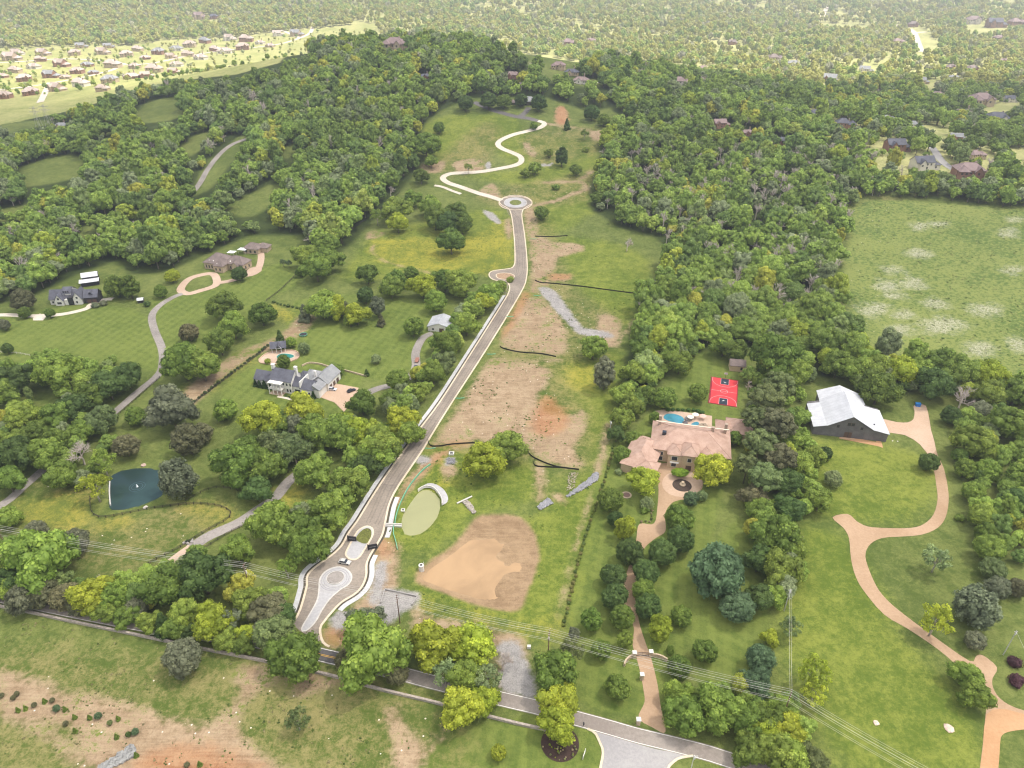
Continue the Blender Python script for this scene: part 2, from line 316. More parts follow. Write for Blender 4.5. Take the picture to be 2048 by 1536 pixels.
SUNLIT=[[(-60,212),(-60,130),(0,102),(120,97),(260,95),(340,80),(480,75),(600,62),(700,50),(760,50),(715,90),(640,104),(560,126),(470,150),(330,166),(230,196),(130,224),(60,238),(0,250),(-60,256)]]
def mkground():
    def geo(a,b,s0,g): 
        o=[a]; s=s0
        while o[-1]<b: o.append(o[-1]+s); s*=g
        return np.array(o)
    xf=np.arange(-260,306,1.8); xs=np.r_[-geo(260,5200,2,1.06)[::-1][:-1],xf,geo(306,5200,2,1.06)]
    ys=np.r_[np.arange(20,92,8),np.arange(92,660,1.8),np.arange(660,1300,4.2),geo(1304,8200,5,1.045)]
    X,Y=np.meshgrid(xs,ys); nx,ny=len(xs),len(ys); x=X.ravel(); y=Y.ravel(); z=terr(x,y)
    idx=np.arange(nx*ny).reshape(ny,nx); Fq=np.stack([idx[:-1,:-1],idx[:-1,1:],idx[1:,1:],idx[1:,:-1]],-1).reshape(-1,4)
    me=npmesh('ground',np.stack([x,y,z],1),Fq)
    def field(name,polys,lines=(),n=3):
        v=np.full(x.shape,-22.0)
        for p in polys: v=np.maximum(v,sdf(x,y,gpoly(p,n)))
        for p,wd in lines: v=np.maximum(v,linsdf(x,y,gpoly(p,4,False),wd))
        a=me.attributes.new(name,'FLOAT','POINT'); a.data.foreach_set('value',v.astype(np.float32)); return v
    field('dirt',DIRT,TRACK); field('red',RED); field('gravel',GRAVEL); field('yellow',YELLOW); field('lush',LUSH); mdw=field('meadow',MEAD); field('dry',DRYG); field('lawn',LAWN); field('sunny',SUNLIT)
    field('white',[[(cx+rx*math.cos(t),cy+ry*math.sin(t)) for t in np.linspace(0,2*math.pi,10)[:-1]] for cx,cy,rx,ry in WHITE])
    field('basin',[BASIN]); field('silt',[SILT])
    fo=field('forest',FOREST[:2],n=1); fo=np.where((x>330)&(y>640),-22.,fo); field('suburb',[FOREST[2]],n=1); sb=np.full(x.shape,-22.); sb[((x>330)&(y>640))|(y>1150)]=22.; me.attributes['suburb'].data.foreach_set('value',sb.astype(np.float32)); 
    gp=np.full(x.shape,-22.0)
    for p in GAPS: gp=np.maximum(gp,sdf(x,y,gpoly(p,3))+3*np.sin(x*.09+y*.05))
    me.attributes['forest'].data.foreach_set('value',np.minimum(np.minimum(fo,-gp),-18-mdw).astype(np.float32))
    # ---- material
    N=NB('ground_soil_and_grass'); tc=N.n('ShaderNodeTexCoord').outputs['Object']
    nA=N.noise(tc,.018,5,.6); nB=N.noise(tc,.11,5,.65); nC=N.noise(tc,.55,4,.7); nD=N.noise(tc,1.9,3,.7)
    def ctr(s,k): return N.math('MULTIPLY',N.math('SUBTRACT',s,.5),k)
    nE=N.noise(tc,.26,4,.7); fine=N.math('ADD',N.math('ADD',ctr(nC,1.5),ctr(nD,1.1)),ctr(nE,1.2))
    v=N.math('ADD',N.math('ADD',ctr(nA,1.6),ctr(nB,1.5)),N.math('MULTIPLY',fine,1.1))      # about -1..1
    g0=N.mix(N.step(v,-.6,.7),(.076,.108,.024),(.180,.205,.060))
    edge=N.math('ADD',ctr(nB,14),ctr(nC,7))
    def layer(cur,name,col,lo=-1.5,hi=2.5,rag=1.0,strength=1.0):
        a=N.attr(name).outputs['Fac']; d=N.math('ADD',a,N.math('MULTIPLY',edge,rag)); f=N.step(d,lo,hi)
        if strength!=1.0: f=N.math('MULTIPLY',f,strength)
        return N.mix(f,cur,col)
    # mown stripes
    sx=N.n('ShaderNodeSeparateXYZ'); N.l(tc,sx.inputs[0])
    u=N.math('ADD',N.math('MULTIPLY',sx.outputs[0],.97),N.math('MULTIPLY',sx.outputs[1],-.24))
    st=N.step(N.math('SINE',N.math('MULTIPLY',u,2*math.pi/5.2)),-.5,.5)
    u2=N.math('ADD',N.math('MULTIPLY',sx.outputs[0],.55),N.math('MULTIPLY',sx.outputs[1],.83))
    st2=N.step(N.math('SINE',N.math('MULTIPLY',u2,2*math.pi/4.6)),-.6,.6)
    stv=N.math('ADD',N.math('MULTIPLY',st,.6),N.math('MULTIPLY',st2,.4))
    lawnc=N.mix(N.math('ADD',N.math('MULTIPLY',stv,.42),N.step(v,-1.0,1.0)),(.066,.106,.020),(.158,.196,.044))
    c=layer(g0,'suburb',N.mix(N.step(v,-.7,.6),(.20,.23,.075),(.46,.44,.20)),-4,4,1)  # suburb lawn lightened, sunlight on the far country put into its colour
    c=layer(c,'lawn',lawnc,-1,2,.3,.85)
    c=layer(c,'lush',N.mix(N.step(v,-.5,.6),(.092,.136,.018),(.215,.242,.042)),-6,8,1.2,.8)
    c=layer(c,'sunny',N.mix(N.step(v,-.7,.6),(.20,.235,.07),(.42,.40,.17)),-4,4,1)  # fields beyond the cloud edge: sunlight painted in as brighter grass
    c=layer(c,'dry',N.mix(N.step(v,-.4,.5),(.075,.110,.020),(.27,.215,.100)),-8,8,1.2,.62)
    # meadow tufts
    mv=N.math('ADD',ctr(N.noise(tc,.40,5,.75),2.6),ctr(nA,1.0))
    c=layer(c,'meadow',N.mix(N.step(mv,-.08,.22),(.20,.230,.066),(.085,.135,.032)),-2,3,.5)
    c=layer(c,'white',N.mix(N.step(N.math('ADD',nD,ctr(nC,.6)),.38,.60),(.15,.18,.06),(.52,.49,.39)),-5,7,1.8,.75)
    c=layer(c,'yellow',N.mix(N.step(N.math('ADD',v,ctr(nD,1)),-.6,.5),(.14,.170,.03),(.40,.33,.045)),-7,7,1.5,.50)
    mpg=N.n('ShaderNodeMapping'); N.l(tc,mpg.inputs[0]); mpg.inputs['Rotation'].default_value=(0,0,R(-62)); mpg.inputs['Scale'].default_value=(.05,.9,1); strk=N.noise(mpg.outputs[0],1.0,5,.75,.8)
    mp2=N.n('ShaderNodeMapping'); N.l(tc,mp2.inputs[0]); mp2.inputs['Rotation'].default_value=(0,0,R(-8)); mp2.inputs['Scale'].default_value=(.06,.8,1); strk2=N.noise(mp2.outputs[0],1.0,4,.75,.8)
    dv=N.math('ADD',N.math('ADD',ctr(nB,1.8),N.math('MULTIPLY',fine,.9)),N.math('ADD',ctr(strk,1.3),ctr(strk2,.8)))
    dcol=N.mix(N.step(dv,-.7,.7),(.225,.155,.092),(.41,.31,.205))
    weed=N.step(N.math('ADD',ctr(nA,3.0),N.math('ADD',ctr(nB,2.2),fine)),.12,.62)
    dcol2=N.mix(weed,dcol,N.mix(nC,(.08,.13,.02),(.19,.21,.05)))
    c=layer(c,'dirt',dcol2,-2,3,.75)
    c=layer(c,'red',N.mix(N.step(dv,-.6,.6),(.30,.125,.055),(.38,.21,.11)),-3,4,.8,.7)
    c=layer(c,'gravel',N.mix(N.step(N.math('ADD',ctr(nB,1.4),N.math('ADD',fine,ctr(nD,1.6))),-.9,.9),(.20,.19,.185),(.38,.36,.345)),-1.2,1.6,.5)
    c=layer(c,'basin',N.mix(N.step(dv,-.9,.9),(.205,.135,.078),(.36,.255,.155)),-1.2,1.5,.18)
    c=layer(c,'silt',N.mix(N.step(N.math('ADD',ctr(nB,1.2),ctr(nA,1.6)),-1,1),(.30,.20,.115),(.42,.30,.18)),-3,4,.35,.9)
    fl=N.mix(N.step(v,-.6,.7),(.028,.045,.012),(.065,.085,.025))
    c=layer(c,'forest',fl,-4,3,.6)
    # dark ruts and scratches on bare earth, pale stones
    vo=N.n('ShaderNodeTexVoronoi'); N.l(tc,vo.inputs['Vector']); vo.inputs['Scale'].default_value=.5
    stone=N.math('MULTIPLY',N.math('LESS_THAN',vo.outputs['Distance'],.14),N.step(N.math('ADD',N.math('MAXIMUM',N.attr('dirt').outputs['Fac'],N.math('SUBTRACT',N.attr('dry').outputs['Fac'],3.0)),edge),0,2))
    sel=N.n('ShaderNodeSeparateColor'); N.l(vo.outputs['Color'],sel.inputs[0])
    c=N.mix(N.math('MULTIPLY',stone,N.math('GREATER_THAN',sel.outputs[0],.86)),c,(.62,.57,.50))
    N.l(c,N.b.inputs['Base Color']); N.b.inputs['Roughness'].default_value=.95; N.b.inputs['Specular IOR Level'].default_value=.1
    bm_=N.n('ShaderNodeBump'); bm_.inputs['Strength'].default_value=.6; bm_.inputs['Distance'].default_value=.7
    N.l(N.math('ADD',nC,N.math('MULTIPLY',nD,.6)),bm_.inputs['Height']); N.l(bm_.outputs[0],N.b.inputs['Normal'])
    me.materials.append(N.m); me.shade_smooth()
    return tag(link('ground',me),kind='structure')
mkground()
# ---------------------------------------------------------------- water
def water(name,outline,lvl,col,rough,kind='structure',noise=.25,grow=1.045):
    N=NB(name+'_water'); tc=N.n('ShaderNodeTexCoord').outputs['Object']
    n=N.noise(tc,.05,4,.6,1.0); c=N.mix(N.step(n,.3,.7),tuple(k*(1-noise) for k in col),tuple(k*(1+noise) for k in col))
    N.l(c,N.b.inputs['Base Color']); N.b.inputs['Roughness'].default_value=rough; N.b.inputs['Specular IOR Level'].default_value=.5
    b=N.n('ShaderNodeBump'); b.inputs['Strength'].default_value=.08; b.inputs['Distance'].default_value=.3; N.l(N.noise(tc,.9,3,.6),b.inputs['Height']); N.l(b.outputs[0],N.b.inputs['Normal'])
    P=gpoly(outline); cc=P[:,:2].mean(0); P[:,:2]=cc+(P[:,:2]-cc)*grow; m=patch(P,0,cell=14,hfun=lambda x,y:np.zeros_like(np.asarray(x,float))+lvl)
    return tag(m.build(name,N.m),kind='structure')
water('pond_water',POND_BLUE,-.35,(.030,.058,.055),.10)
water('detention_pond_water',POND_GREEN,-.75,(.30,.30,.155),.12,noise=.04)
water('silty_pool_water',BASIN,-1.12,(.37,.245,.135),.14,noise=.14,grow=.93)
# ---------------------------------------------------------------- roads, drives, walks
def asphalt(name,a,b,tr=None,sc=.35):
    N=NB(name); tc=N.n('ShaderNodeTexCoord').outputs['Object']
    f=N.math('ADD',N.math('MULTIPLY',N.noise(tc,.06,4,.6),.5),N.math('MULTIPLY',N.noise(tc,sc*3,5,.75),.5))
    c=N.mix(N.step(f,.36,.64),a,b); N.l(c,N.b.inputs['Base Color']); N.b.inputs['Roughness'].default_value=.9; N.b.inputs['Specular IOR Level'].default_value=.2; return N.m
A_NEW=asphalt('new_road_asphalt',(.185,.158,.135),(.315,.268,.222)); A_OLD=asphalt('street_asphalt',(.21,.18,.16),(.31,.275,.245)); A_DARK=asphalt('fresh_asphalt',(.10,.095,.095),(.17,.155,.15))
A_SIDE=asphalt('side_street_asphalt',(.27,.26,.265),(.37,.355,.35)); CONC=asphalt('pale_concrete',(.42,.40,.37),(.58,.55,.52)); CREAM=asphalt('cream_kerb_concrete',(.52,.43,.32),(.66,.57,.45)); WALK=asphalt('walk_concrete',(.40,.40,.41),(.56,.56,.57))
PINK=asphalt('pink_aggregate_concrete',(.34,.225,.14),(.43,.30,.20)); PINK2=asphalt('light_pink_concrete',(.43,.30,.215),(.53,.39,.29)); GRAVEL_D=asphalt('grey_gravel_drive',(.20,.18,.165),(.33,.30,.28)); TAN=asphalt('tan_gravel_drive',(.42,.30,.23),(.52,.40,.31)); ORANGE=asphalt('orange_gravel',(.40,.225,.115),(.48,.295,.165))
PAVER=asphalt('grey_paver',(.33,.325,.335),(.45,.44,.45)); PAVERD=mat('dark_paver_band',(.25,.24,.25)); PAINTW=mat('white_road_paint',(.75,.74,.70),noise=.1,scale=1.5); PAINTY=mat('yellow_road_paint',(.62,.36,.06),noise=.1,scale=1.5); HEADER=asphalt('pale_concrete_drive',(.50,.44,.37),(.64,.58,.50))  # HEADER: warm pale concrete for drives, paths and suburb streets
def st(o): return tag(o,kind='structure')
LE=[(600,1262),(585,1245),(594,1237),(604,1215),(613,1183),(616,1169),(616,1154),(624,1142),(639,1130),(654,1119),(670,1107),(687,1089),(699,1066),(716,1043),(741,1002),(774,951),(805,908),(841,858),(882,803),(947,701),(1006,607),(1018,586),(1020,572),(1012,562),(1000,562),(985,558),(979,550),(984,543),(1000,540),(1022,537),(1029,531),(1031,520),(1030,485),(1026,444),(1021,422),(1014,415),(1003,409),(1000,402),(1010,396),(1031,393.5),(1052,396),(1062,403)]
RE=[(665,1299),(661,1297),(646,1288),(639,1271),(639,1254),(645,1245),(656,1231),(680,1205),(706,1189),(720,1176),(728,1161),(731,1147),(731,1130),(735,1118),(743,1103),(753,1087),(763,1069),(768,1048),(772,1028),(778,1005),(795,972),(843,901),(858,876),(899,810),(970,701),(1039,588),(1052,554),(1053,520),(1048,468),(1043,434),(1045,420),(1052,414),(1062,408)]
outl=smooth(LE,4)[:,:2]; outr=smooth(RE,4)[:,:2]
ROAD=G(*np.r_[outl,outr[::-1]].T)
st(patch(ROAD,.05,cell=9).build('road',A_NEW))
lw=resample(G(*outl.T),1.6); rw=resample(G(*outr.T),1.6)
def cut(P,a,b):
    """part of a world polyline whose image row lies between a and b"""
    x,y,_=proj(np.c_[P,hill(P[:,0],P[:,1])]); k=(y>=a)&(y<=b); i=np.where(k)[0]; return P[i[0]:i[-1]+1]
L1=cut(lw,380,1242); R1=cut(rw,380,1298)
m=ribbon(L1,-.05,.75,.18,thick=.3); ribbon(R1,.05,-.75,.18,m,thick=.3); st(m.build('kerb',CREAM))
m=ribbon(cut(lw,590,1232),1.6,3.4,.12,thick=.2); 
ribbon(cut(rw,992,1078),-1.7,-3.6,.12,m,thick=.2); ribbon(cut(rw,1104,1222),-1.5,-3.3,.12,m,thick=.2); st(m.build('sidewalk',WALK))
m=ribbon(cut(lw,590,1232),.75,1.6,.02); ribbon(cut(rw,992,1222),-.75,-1.6,.02,m); st(m.build('verge',mat('dark_verge_soil',(.075,.065,.045),noise=.4,scale=.6)))
cn=min(len(L1),len(R1)); cA=L1[np.linspace(0,len(L1)-1,cn).astype(int)]; cB=R1[np.linspace(0,len(R1)-1,cn).astype(int)]
yy=proj(np.c_[(cA+cB)/2,np.zeros(cn)])[1]; ks=(yy<1050)&(yy>430); cC=resample(((cA+cB)/2)[np.where(ks)[0][0]:np.where(ks)[0][-1]],3)
m=MB()
for o_ in(-2.6,-1.2,1.3,2.7): ribbon(cC,o_-.28,o_+.28,.056,m)
st(m.build('tyre_wear',asphalt('worn_asphalt',(.15,.128,.11),(.26,.22,.185))))
m=MB()
for i in range(8,len(cC)-2,17):
    t_=cC[i+1]-cC[i-1]; t_/=np.linalg.norm(t_); nn_=np.array([-t_[1],t_[0]]); a_=cC[i]-nn_*3.7; c_=cC[i]+nn_*3.7; seg=np.array([a_+(c_-a_)*k/6 for k in range(7)]); ribbon(seg,-.09,.09,.062,m)
st(m.build('paving_joint',mat('dark_joint',(.09,.08,.07))))
# teardrop paver apron + rings
TD=[(603,1258),(620,1228),(634,1202),(638,1180),(639,1162),(646,1148),(660,1138),(678,1134),(692,1138),(702,1148),(703,1158),(696,1170),(680,1180),(660,1198),(643,1222),(630,1245),(612,1262)]
td=gpoly(TD); st(patch(td,.12,cell=8,thick=.15).build('paver_apron',PAVER)); tdr=resample(np.r_[td,td[:1]],1.2)
m=ribbon(tdr,-.25,.25,.15,thick=.1); st(m.build('apron_edging',CONC))
def ring(cx,cy,r0,r1,z,th,mt,name,n=48):
    c=g1(cx,cy); P=np.array([(c[0]+r0*math.cos(t),c[1]+r0*math.sin(t)) for t in np.linspace(0,2*math.pi,n)])
    return st(ribbon(P,0,-(r1-r0),z,thick=th).build(name,mt))
def disc(cx,cy,r,z,mt,name,th=.05,n=40):
    c=g1(cx,cy); P=[(c[0]+r*math.cos(t),c[1]+r*math.sin(t)) for t in np.linspace(0,2*math.pi,n)[:-1]]; return st(patch(P,z,thick=th).build(name,mt))
for r in (4.1,4.9,5.6): ring(671,1158,r,r+.16,.142,.02,PAVERD,'paver_band')
ring(671,1156,3.05,3.3,.32,.3,CONC,'roundabout_kerb'); disc(671,1156,3.05,.24,GRAVEL_D,'roundabout_island')
# divider island
ISL=[(699,1118),(692,1110),(694,1101),(712,1068),(720,1059),(733,1053),(744,1057),(746,1066),(742,1078),(722,1110),(712,1119)]
isl=gpoly(ISL,6); r_=resample(np.r_[isl,isl[:1]],.8); c_=isl[:,:2].mean(0)
st(ribbon(r_,-.35,.35,.24,thick=.25).build('island_kerb',CREAM)); st(patch(isl,.16,thick=.1).build('island_gravel',PAVER))
st(patch(gpoly([(712,1078),(721,1064),(733,1057),(742,1061),(742,1074),(735,1087),(722,1086)],3),.2,thick=.03).build('island_planting',mat('island_weeds',(.12,.13,.03),noise=.6,scale=1.2)))
# turnaround island and upper roundabout
TI=[(993,549),(1003,546.5),(1018,547),(1028,551),(1027,556),(1017,559),(1003,558.5),(994,555)]
ti=gpoly(TI,5); st(patch(ti,.16,thick=.1).build('turnaround_island',mat('bare_island_soil',(.33,.22,.14),noise=.3,scale=.8))); st(ribbon(resample(np.r_[ti,ti[:1]],.9),-.3,.3,.22,thick=.2).build('turnaround_kerb',CREAM))
ring(1031,405.5,5.0,9.5,.14,.1,PAVER,'upper_apron'); ring(1031,405.5,9.5,9.9,.2,.15,CONC,'upper_apron_kerb'); ring(1031,405.5,13.8,14.5,.22,.2,CREAM,'upper_roundabout_kerb'); disc(1031,405.5,5.0,.26,mat('island_grass',(.14,.16,.04),noise=.4,scale=1),'upper_island')
disc(1031,405.5,14.0,.085,A_NEW,'upper_roundabout')
# serpentine pale drive
DR=line([(1003,401),(980,393),(958,387),(921,374),(897,366),(886,358),(889,352),(904,347),(934,345.5),(965,343),(1000,337),(1029,331),(1042,324),(1041,314),(1026,306),(1006,298),(996,290),(1001,281),(1025,270),(1056,262),(1078,256),(1088,250),(1087,245),(1076,242)],3,5)
st(ribbon(DR,-2.7,2.7,.12).build('hill_drive',HEADER))
st(ribbon(line([(869,371),(885,374),(905,382),(922,388)],3),-1.6,1.6,.12).build('retaining_strip',HEADER))
m=ribbon(line([(1077,243),(1058,237),(1031,233),(994,223),(967,213),(948,204)],3),-3.4,3.4,.10); st(m.build('hilltop_drive',A_DARK))
st(ribbon(line([(1040,233),(1050,226),(1058,215)],3),-3,3,.14).build('hilltop_spur',A_DARK))
# public street and its stone-wall side
top=[(-260,1128),(0,1182),(250,1232),(400,1256),(520,1272),(640,1296),(808,1336),(873,1352),(1020,1387),(1084,1402),(1157,1423),(1228,1440),(1332,1468),(1482,1509),(1640,1558),(1900,1660)]
bot=[(-260,1150),(0,1204),(250,1256),(400,1280),(523,1297),(664,1328),(803,1361),(863,1378),(1020,1417),(1076,1430),(1175,1459),(1260,1486),(1383,1513),(1457,1538),(1600,1592),(1870,1690)]
tw=resample(G(*smooth(top,4).T),2.5); bw=resample(G(*smooth(bot,4).T),2.5)
n_=min(len(tw),len(bw)); tw=tw[np.linspace(0,len(tw)-1,200).astype(int)]; bw=bw[np.linspace(0,len(bw)-1,200).astype(int)]
mid=(tw+bw)/2; hw=np.hypot(*(tw-bw).T)/2
mid=resample(mid,2.5); HW=float(np.median(hw))
st(ribbon(mid,-HW,HW,.05).build('public_street',A_OLD))
m=ribbon(mid,-HW+.25,-HW+.42,.06); ribbon(mid,HW-.42,HW-.25,.06,m); st(m.build('edge_line',PAINTW))
def crosscut(P,a,b):
    x,y,_=proj(np.c_[P,hill(P[:,0],P[:,1])]); i=np.where((x>=a)&(x<=b))[0]; return P[i[0]:i[-1]+1]
dk=crosscut(mid,505,740); st(ribbon(dk,-HW+.45,HW-.45,.054).build('new_asphalt_patch',A_DARK)); m=ribbon(dk,-.3,-.12,.06); ribbon(dk,.12,.3,.06,m); st(m.build('centre_line',PAINTY))
SS=[(1178,1459),(1190,1466),(1199,1484),(1206,1505),(1200,1540),(1192,1600),(1330,1620),(1335,1540),(1350,1522),(1383,1512),(1320,1500),(1260,1484)]
ss=G(*smooth(SS,4,True).T); st(patch(ss,.045,cell=9).build('side_street',A_SIDE))
m=ribbon(line([(1175,1458),(1190,1466),(1199,1484),(1206,1505),(1200,1540),(1192,1600)],1.5),-.35,.35,.2,thick=.2); ribbon(line([(1386,1512),(1360,1516),(1345,1526),(1334,1545),(1328,1620)],1.5),-.35,.35,.2,m,thick=.2); st(m.build('street_kerb',CREAM))
# mansion drive, pad and circle
MD=[(1277,1436),(1289,1405),(1287,1380),(1282,1352),(1274,1319),(1265,1288),(1268,1260),(1262,1240),(1249,1208),(1243,1180),(1252,1150),(1262,1120),(1270,1098),(1273,1076),(1279,1048),(1308,1047),(1315,1012),(1317,977),(1313,948),(1300,936),(1330,926),(1372,934),(1400,950),(1405,975),(1384,997),(1360,1000),(1343,1007),(1330,1028),(1331,1062),(1312,1076),(1290,1095),(1280,1120),(1275,1150),(1268,1180),(1273,1210),(1279,1248),(1292,1288),(1303,1319),(1315,1369),(1321,1410),(1331,1464),(1305,1455)]
md=G(*smooth(MD,4,True).T); st(patch(md,.05,cell=9).build('mansion_drive',PINK)); st(patch(G(*np.array([(1364+40*math.cos(t),967+27*math.sin(t)) for t in np.linspace(0,2*math.pi,40)[:-1]]).T),.07,cell=9).build('circle_court',PINK2))
# barn drive
B1=[(1748,836),(1792,844),(1815,845),(1827,838),(1829,822),(1828,811),(1852,812),(1862,860),(1875,909),(1888,938),(1896,978),(1897,1005),(1891,1035),(1875,1056),(1845,1069),(1808,1073),(1765,1076),(1741,1088),(1731,1107),(1735,1131),(1752,1171),(1773,1199),(1808,1229),(1869,1274),(1939,1322),(1952,1312),(1966,1311),(1994,1335),(1985,1357),(1986,1375),(2000,1397),(2032,1416),(2110,1440),(2110,1452),(2048,1459),(2016,1464),(2003,1472),(2000,1488),(1992,1560),(1960,1560),(1965,1494),(1970,1440),(1972,1410),(1962,1385),(1945,1362),(1917,1334),(1875,1298),(1816,1258),(1768,1229),(1727,1181),(1711,1152),(1702,1118),(1698,1077),(1687,1056),(1665,1035),(1695,1028),(1714,1043),(1735,1053),(1768,1056),(1821,1056),(1848,1048),(1867,1029),(1875,1000),(1873,973),(1867,938),(1854,907),(1840,889),(1809,870),(1752,860)]
st(patch(G(*smooth(B1,3,True).T),.05,cell=9).build('barn_drive',PINK)); st(patch(gpoly([(1748,836),(1792,844),(1815,845),(1827,838),(1829,822),(1828,811),(1852,812),(1862,860),(1872,900),(1856,908),(1840,889),(1809,870),(1752,860)],2),.06,cell=9).build('barn_parking',PINK2))
st(patch(gpoly([(1678,877),(1758,893),(1766,896),(1750,836),(1744,836),(1752,884),(1690,872),(1680,872)],1),.05).build('barn_walk',ORANGE)); st(patch(gpoly([(1972,1430),(2000,1418),(2032,1424),(2110,1446),(2110,1452),(2048,1459),(2016,1464),(2003,1472),(2000,1488),(1992,1560),(1960,1560),(1966,1494)],2),.07).build('orange_drive',ORANGE))
# gravel drives on the left
st(ribbon(line([(-150,1095),(0,1012),(45,975),(81,944),(130,900),(180,858),(226,827),(273,786),(318,748),(326,720),(323,694),(309,660),(304,632),(318,612),(345,595),(366,587)],4),-2.2,2.2,.06).build('farm_drive',GRAVEL_D))
st(ribbon(line([(381,1096),(416,1073),(450,1058),(482,1043),(520,1017),(551,995),(575,965),(600,945),(640,915)],3),-2.6,2.6,.06).build('pond_drive',GRAVEL_D)); st(ribbon(line([(276,1195),(284,1170),(310,1145),(340,1127),(365,1108),(384,1095)],3),-2.4,2.4,.065).build('pink_farm_drive',TAN))
st(ribbon(line([(-60,640),(0,630),(60,632),(110,630),(139,626),(174,617),(184,608),(209,599),(226,598)],3),-2.2,2.2,.06).build('farmhouse_drive',HEADER)); st(patch(gpoly([(66,636),(80,627),(92,634),(86,641),(66,641)],1),.08).build('farmhouse_pad',HEADER))
st(ribbon(line([(383,388),(400,366),(416,338),(440,308),(466,288),(500,276)],4),-2.6,2.6,.08).build('wood_drive',GRAVEL_D))
st(ribbon(line([(866,666),(848,674),(838,688),(831,708),(832,732),(822,752),(790,768),(748,780),(705,803),(690,815)],3),-2.4,2.4,.06).build('outbuilding_drive',GRAVEL_D))
lp=gpoly([(360,580),(372,562),(392,552),(425,547),(435,560),(430,572),(400,582),(375,588)],5); rg=resample(np.r_[lp,lp[:1]],2)
st(ribbon(rg,-3.0,2.2,.06).build('oval_drive',TAN)); st(ribbon(line([(430,566),(455,563),(480,556),(500,547),(515,540),(522,520),(521,500),(517,487)],3),-2.4,2.4,.08).build('manor_drive',TAN)); st(patch(gpoly([(486,552),(500,536),(520,534),(523,542),(505,552)],2),.10).build('manor_pad',TAN))
st(patch(gpoly([(660,765),(718,776),(712,792),(698,811),(688,824),(669,805),(641,795),(634,790)],1),.09).build('house_forecourt',PINK2)); st(ribbon(line([(555,793),(575,797),(600,803),(615,801),(634,794)],2),-.8,.8,.08).build('garden_path',HEADER))
# suburb streets in the sun
for k,p in enumerate([[(-60,190),(0,180),(60,173),(110,165),(150,158),(191,149),(225,140),(246,130),(290,128),(330,122),(369,113),(427,104),(500,96),(560,88),(600,76),(620,66),(626,54),(636,42)],[(-40,128),(60,122),(120,118),(190,120),(250,128)],[(100,165),(88,190),(80,205)],[(600,76),(560,60),(520,52)]]):
    st(ribbon(line(p,8),-4.5,4.5,.25).build('suburb_street',HEADER))
for p in [[(1843,104),(1836,84),(1829,66),(1814,56),(1790,50)],[(1829,66),(1852,64)],[(1644,34),(1650,22),(1658,10)]]: st(ribbon(line(p,8),-6,6,.5).build('suburb_street',HEADER))
st(ribbon(line([(1855,286),(1868,300),(1880,318),(1895,332),(1915,344)],5),-4,4,.2).build('suburb_street',A_SIDE)); st(ribbon(line([(1120,160),(1160,166),(1210,164)],5),-3,3,.3).build('suburb_street',HEADER))
# ---------------------------------------------------------------- foliage
def foliage_mat(name,src):
    N=NB(name); 
    if src=='OBJ': base=N.n('ShaderNodeObjectInfo').outputs['Color']
    else: base=N.attr('tint','INSTANCER').outputs['Color']
    tc=N.n('ShaderNodeTexCoord').outputs['Object']; tone=N.attr('tone').outputs['Fac']
    f=N.math('ADD',N.math('MULTIPLY',tone,.75),N.math('MULTIPLY',N.noise(tc,2.2,3,.6),.5))
    hs=N.n('ShaderNodeHueSaturation'); N.l(base,hs.inputs['Color']); N.l(N.math('ADD',N.math('MULTIPLY',f,1.0),.38),hs.inputs['Value'])
    N.l(N.math('ADD',N.math('MULTIPLY',tone,-.022),.511),hs.inputs['Hue'])
    c=hs.outputs[0]; N.l(c,N.b.inputs['Base Color']); N.b.inputs['Roughness'].default_value=.6; N.b.inputs['Specular IOR Level'].default_value=.25
    tr=N.n('ShaderNodeBsdfTranslucent'); N.l(c,tr.inputs[0]); mx=N.n('ShaderNodeMixShader'); mx.inputs[0].default_value=.38
    N.l(N.b.outputs[0],mx.inputs[1]); N.l(tr.outputs[0],mx.inputs[2]); N.l(mx.outputs[0],N.t.nodes['Material Output'].inputs[0]); return N.m
FOL=foliage_mat('leaves','OBJ'); FOLI=foliage_mat('woodland_leaves','INST')
BARK=mat('bark',(.16,.13,.10),noise=.3,scale=2); BARKW=mat('pale_bark',(.42,.38,.33),noise=.2,scale=2); TWIG=mat('bare_twigs',(.52,.45,.41),noise=.25,scale=1.5)
def leaves(g,C,rad,n,size,squash=.85,up=.25,spread=.75,tone=None):
    """n leaf clumps on each lobe centred C with radius rad"""
    k=len(C); d=g.normal(size=(k,n,3)); d[:,:,2]+=up; d/=np.linalg.norm(d,axis=2)[:,:,None]
    rr=rad[:,None]*g.uniform(.72,1.06,(k,n)); p=C[:,None,:]+d*rr[:,:,None]*np.array([1,1,squash])
    p=p.reshape(-1,3); nd=d.reshape(-1,3)+g.normal(size=p.shape)*spread*.6; nd/=np.linalg.norm(nd,axis=1)[:,None]
    t=np.cross(nd,g.normal(size=p.shape)); t/=np.linalg.norm(t,axis=1)[:,None]; b=np.cross(nd,t)
    s=size*g.uniform(.6,1.25,len(p))[:,None]; e=g.uniform(.6,1.0,len(p))[:,None]
    V=np.stack([p-t*s-b*s*e*.5,p+t*s*.3-b*s*e,p+t*s+b*s*e*.4,p-t*s*.4+b*s*e],1).reshape(-1,3)
    tn=np.repeat(tone if tone is not None else g.uniform(0,1,k),n)
    tn=np.clip(tn+g.normal(size=tn.shape)*.12,0,1)
    return V,np.arange(len(V)).reshape(-1,4),np.repeat(tn,4)
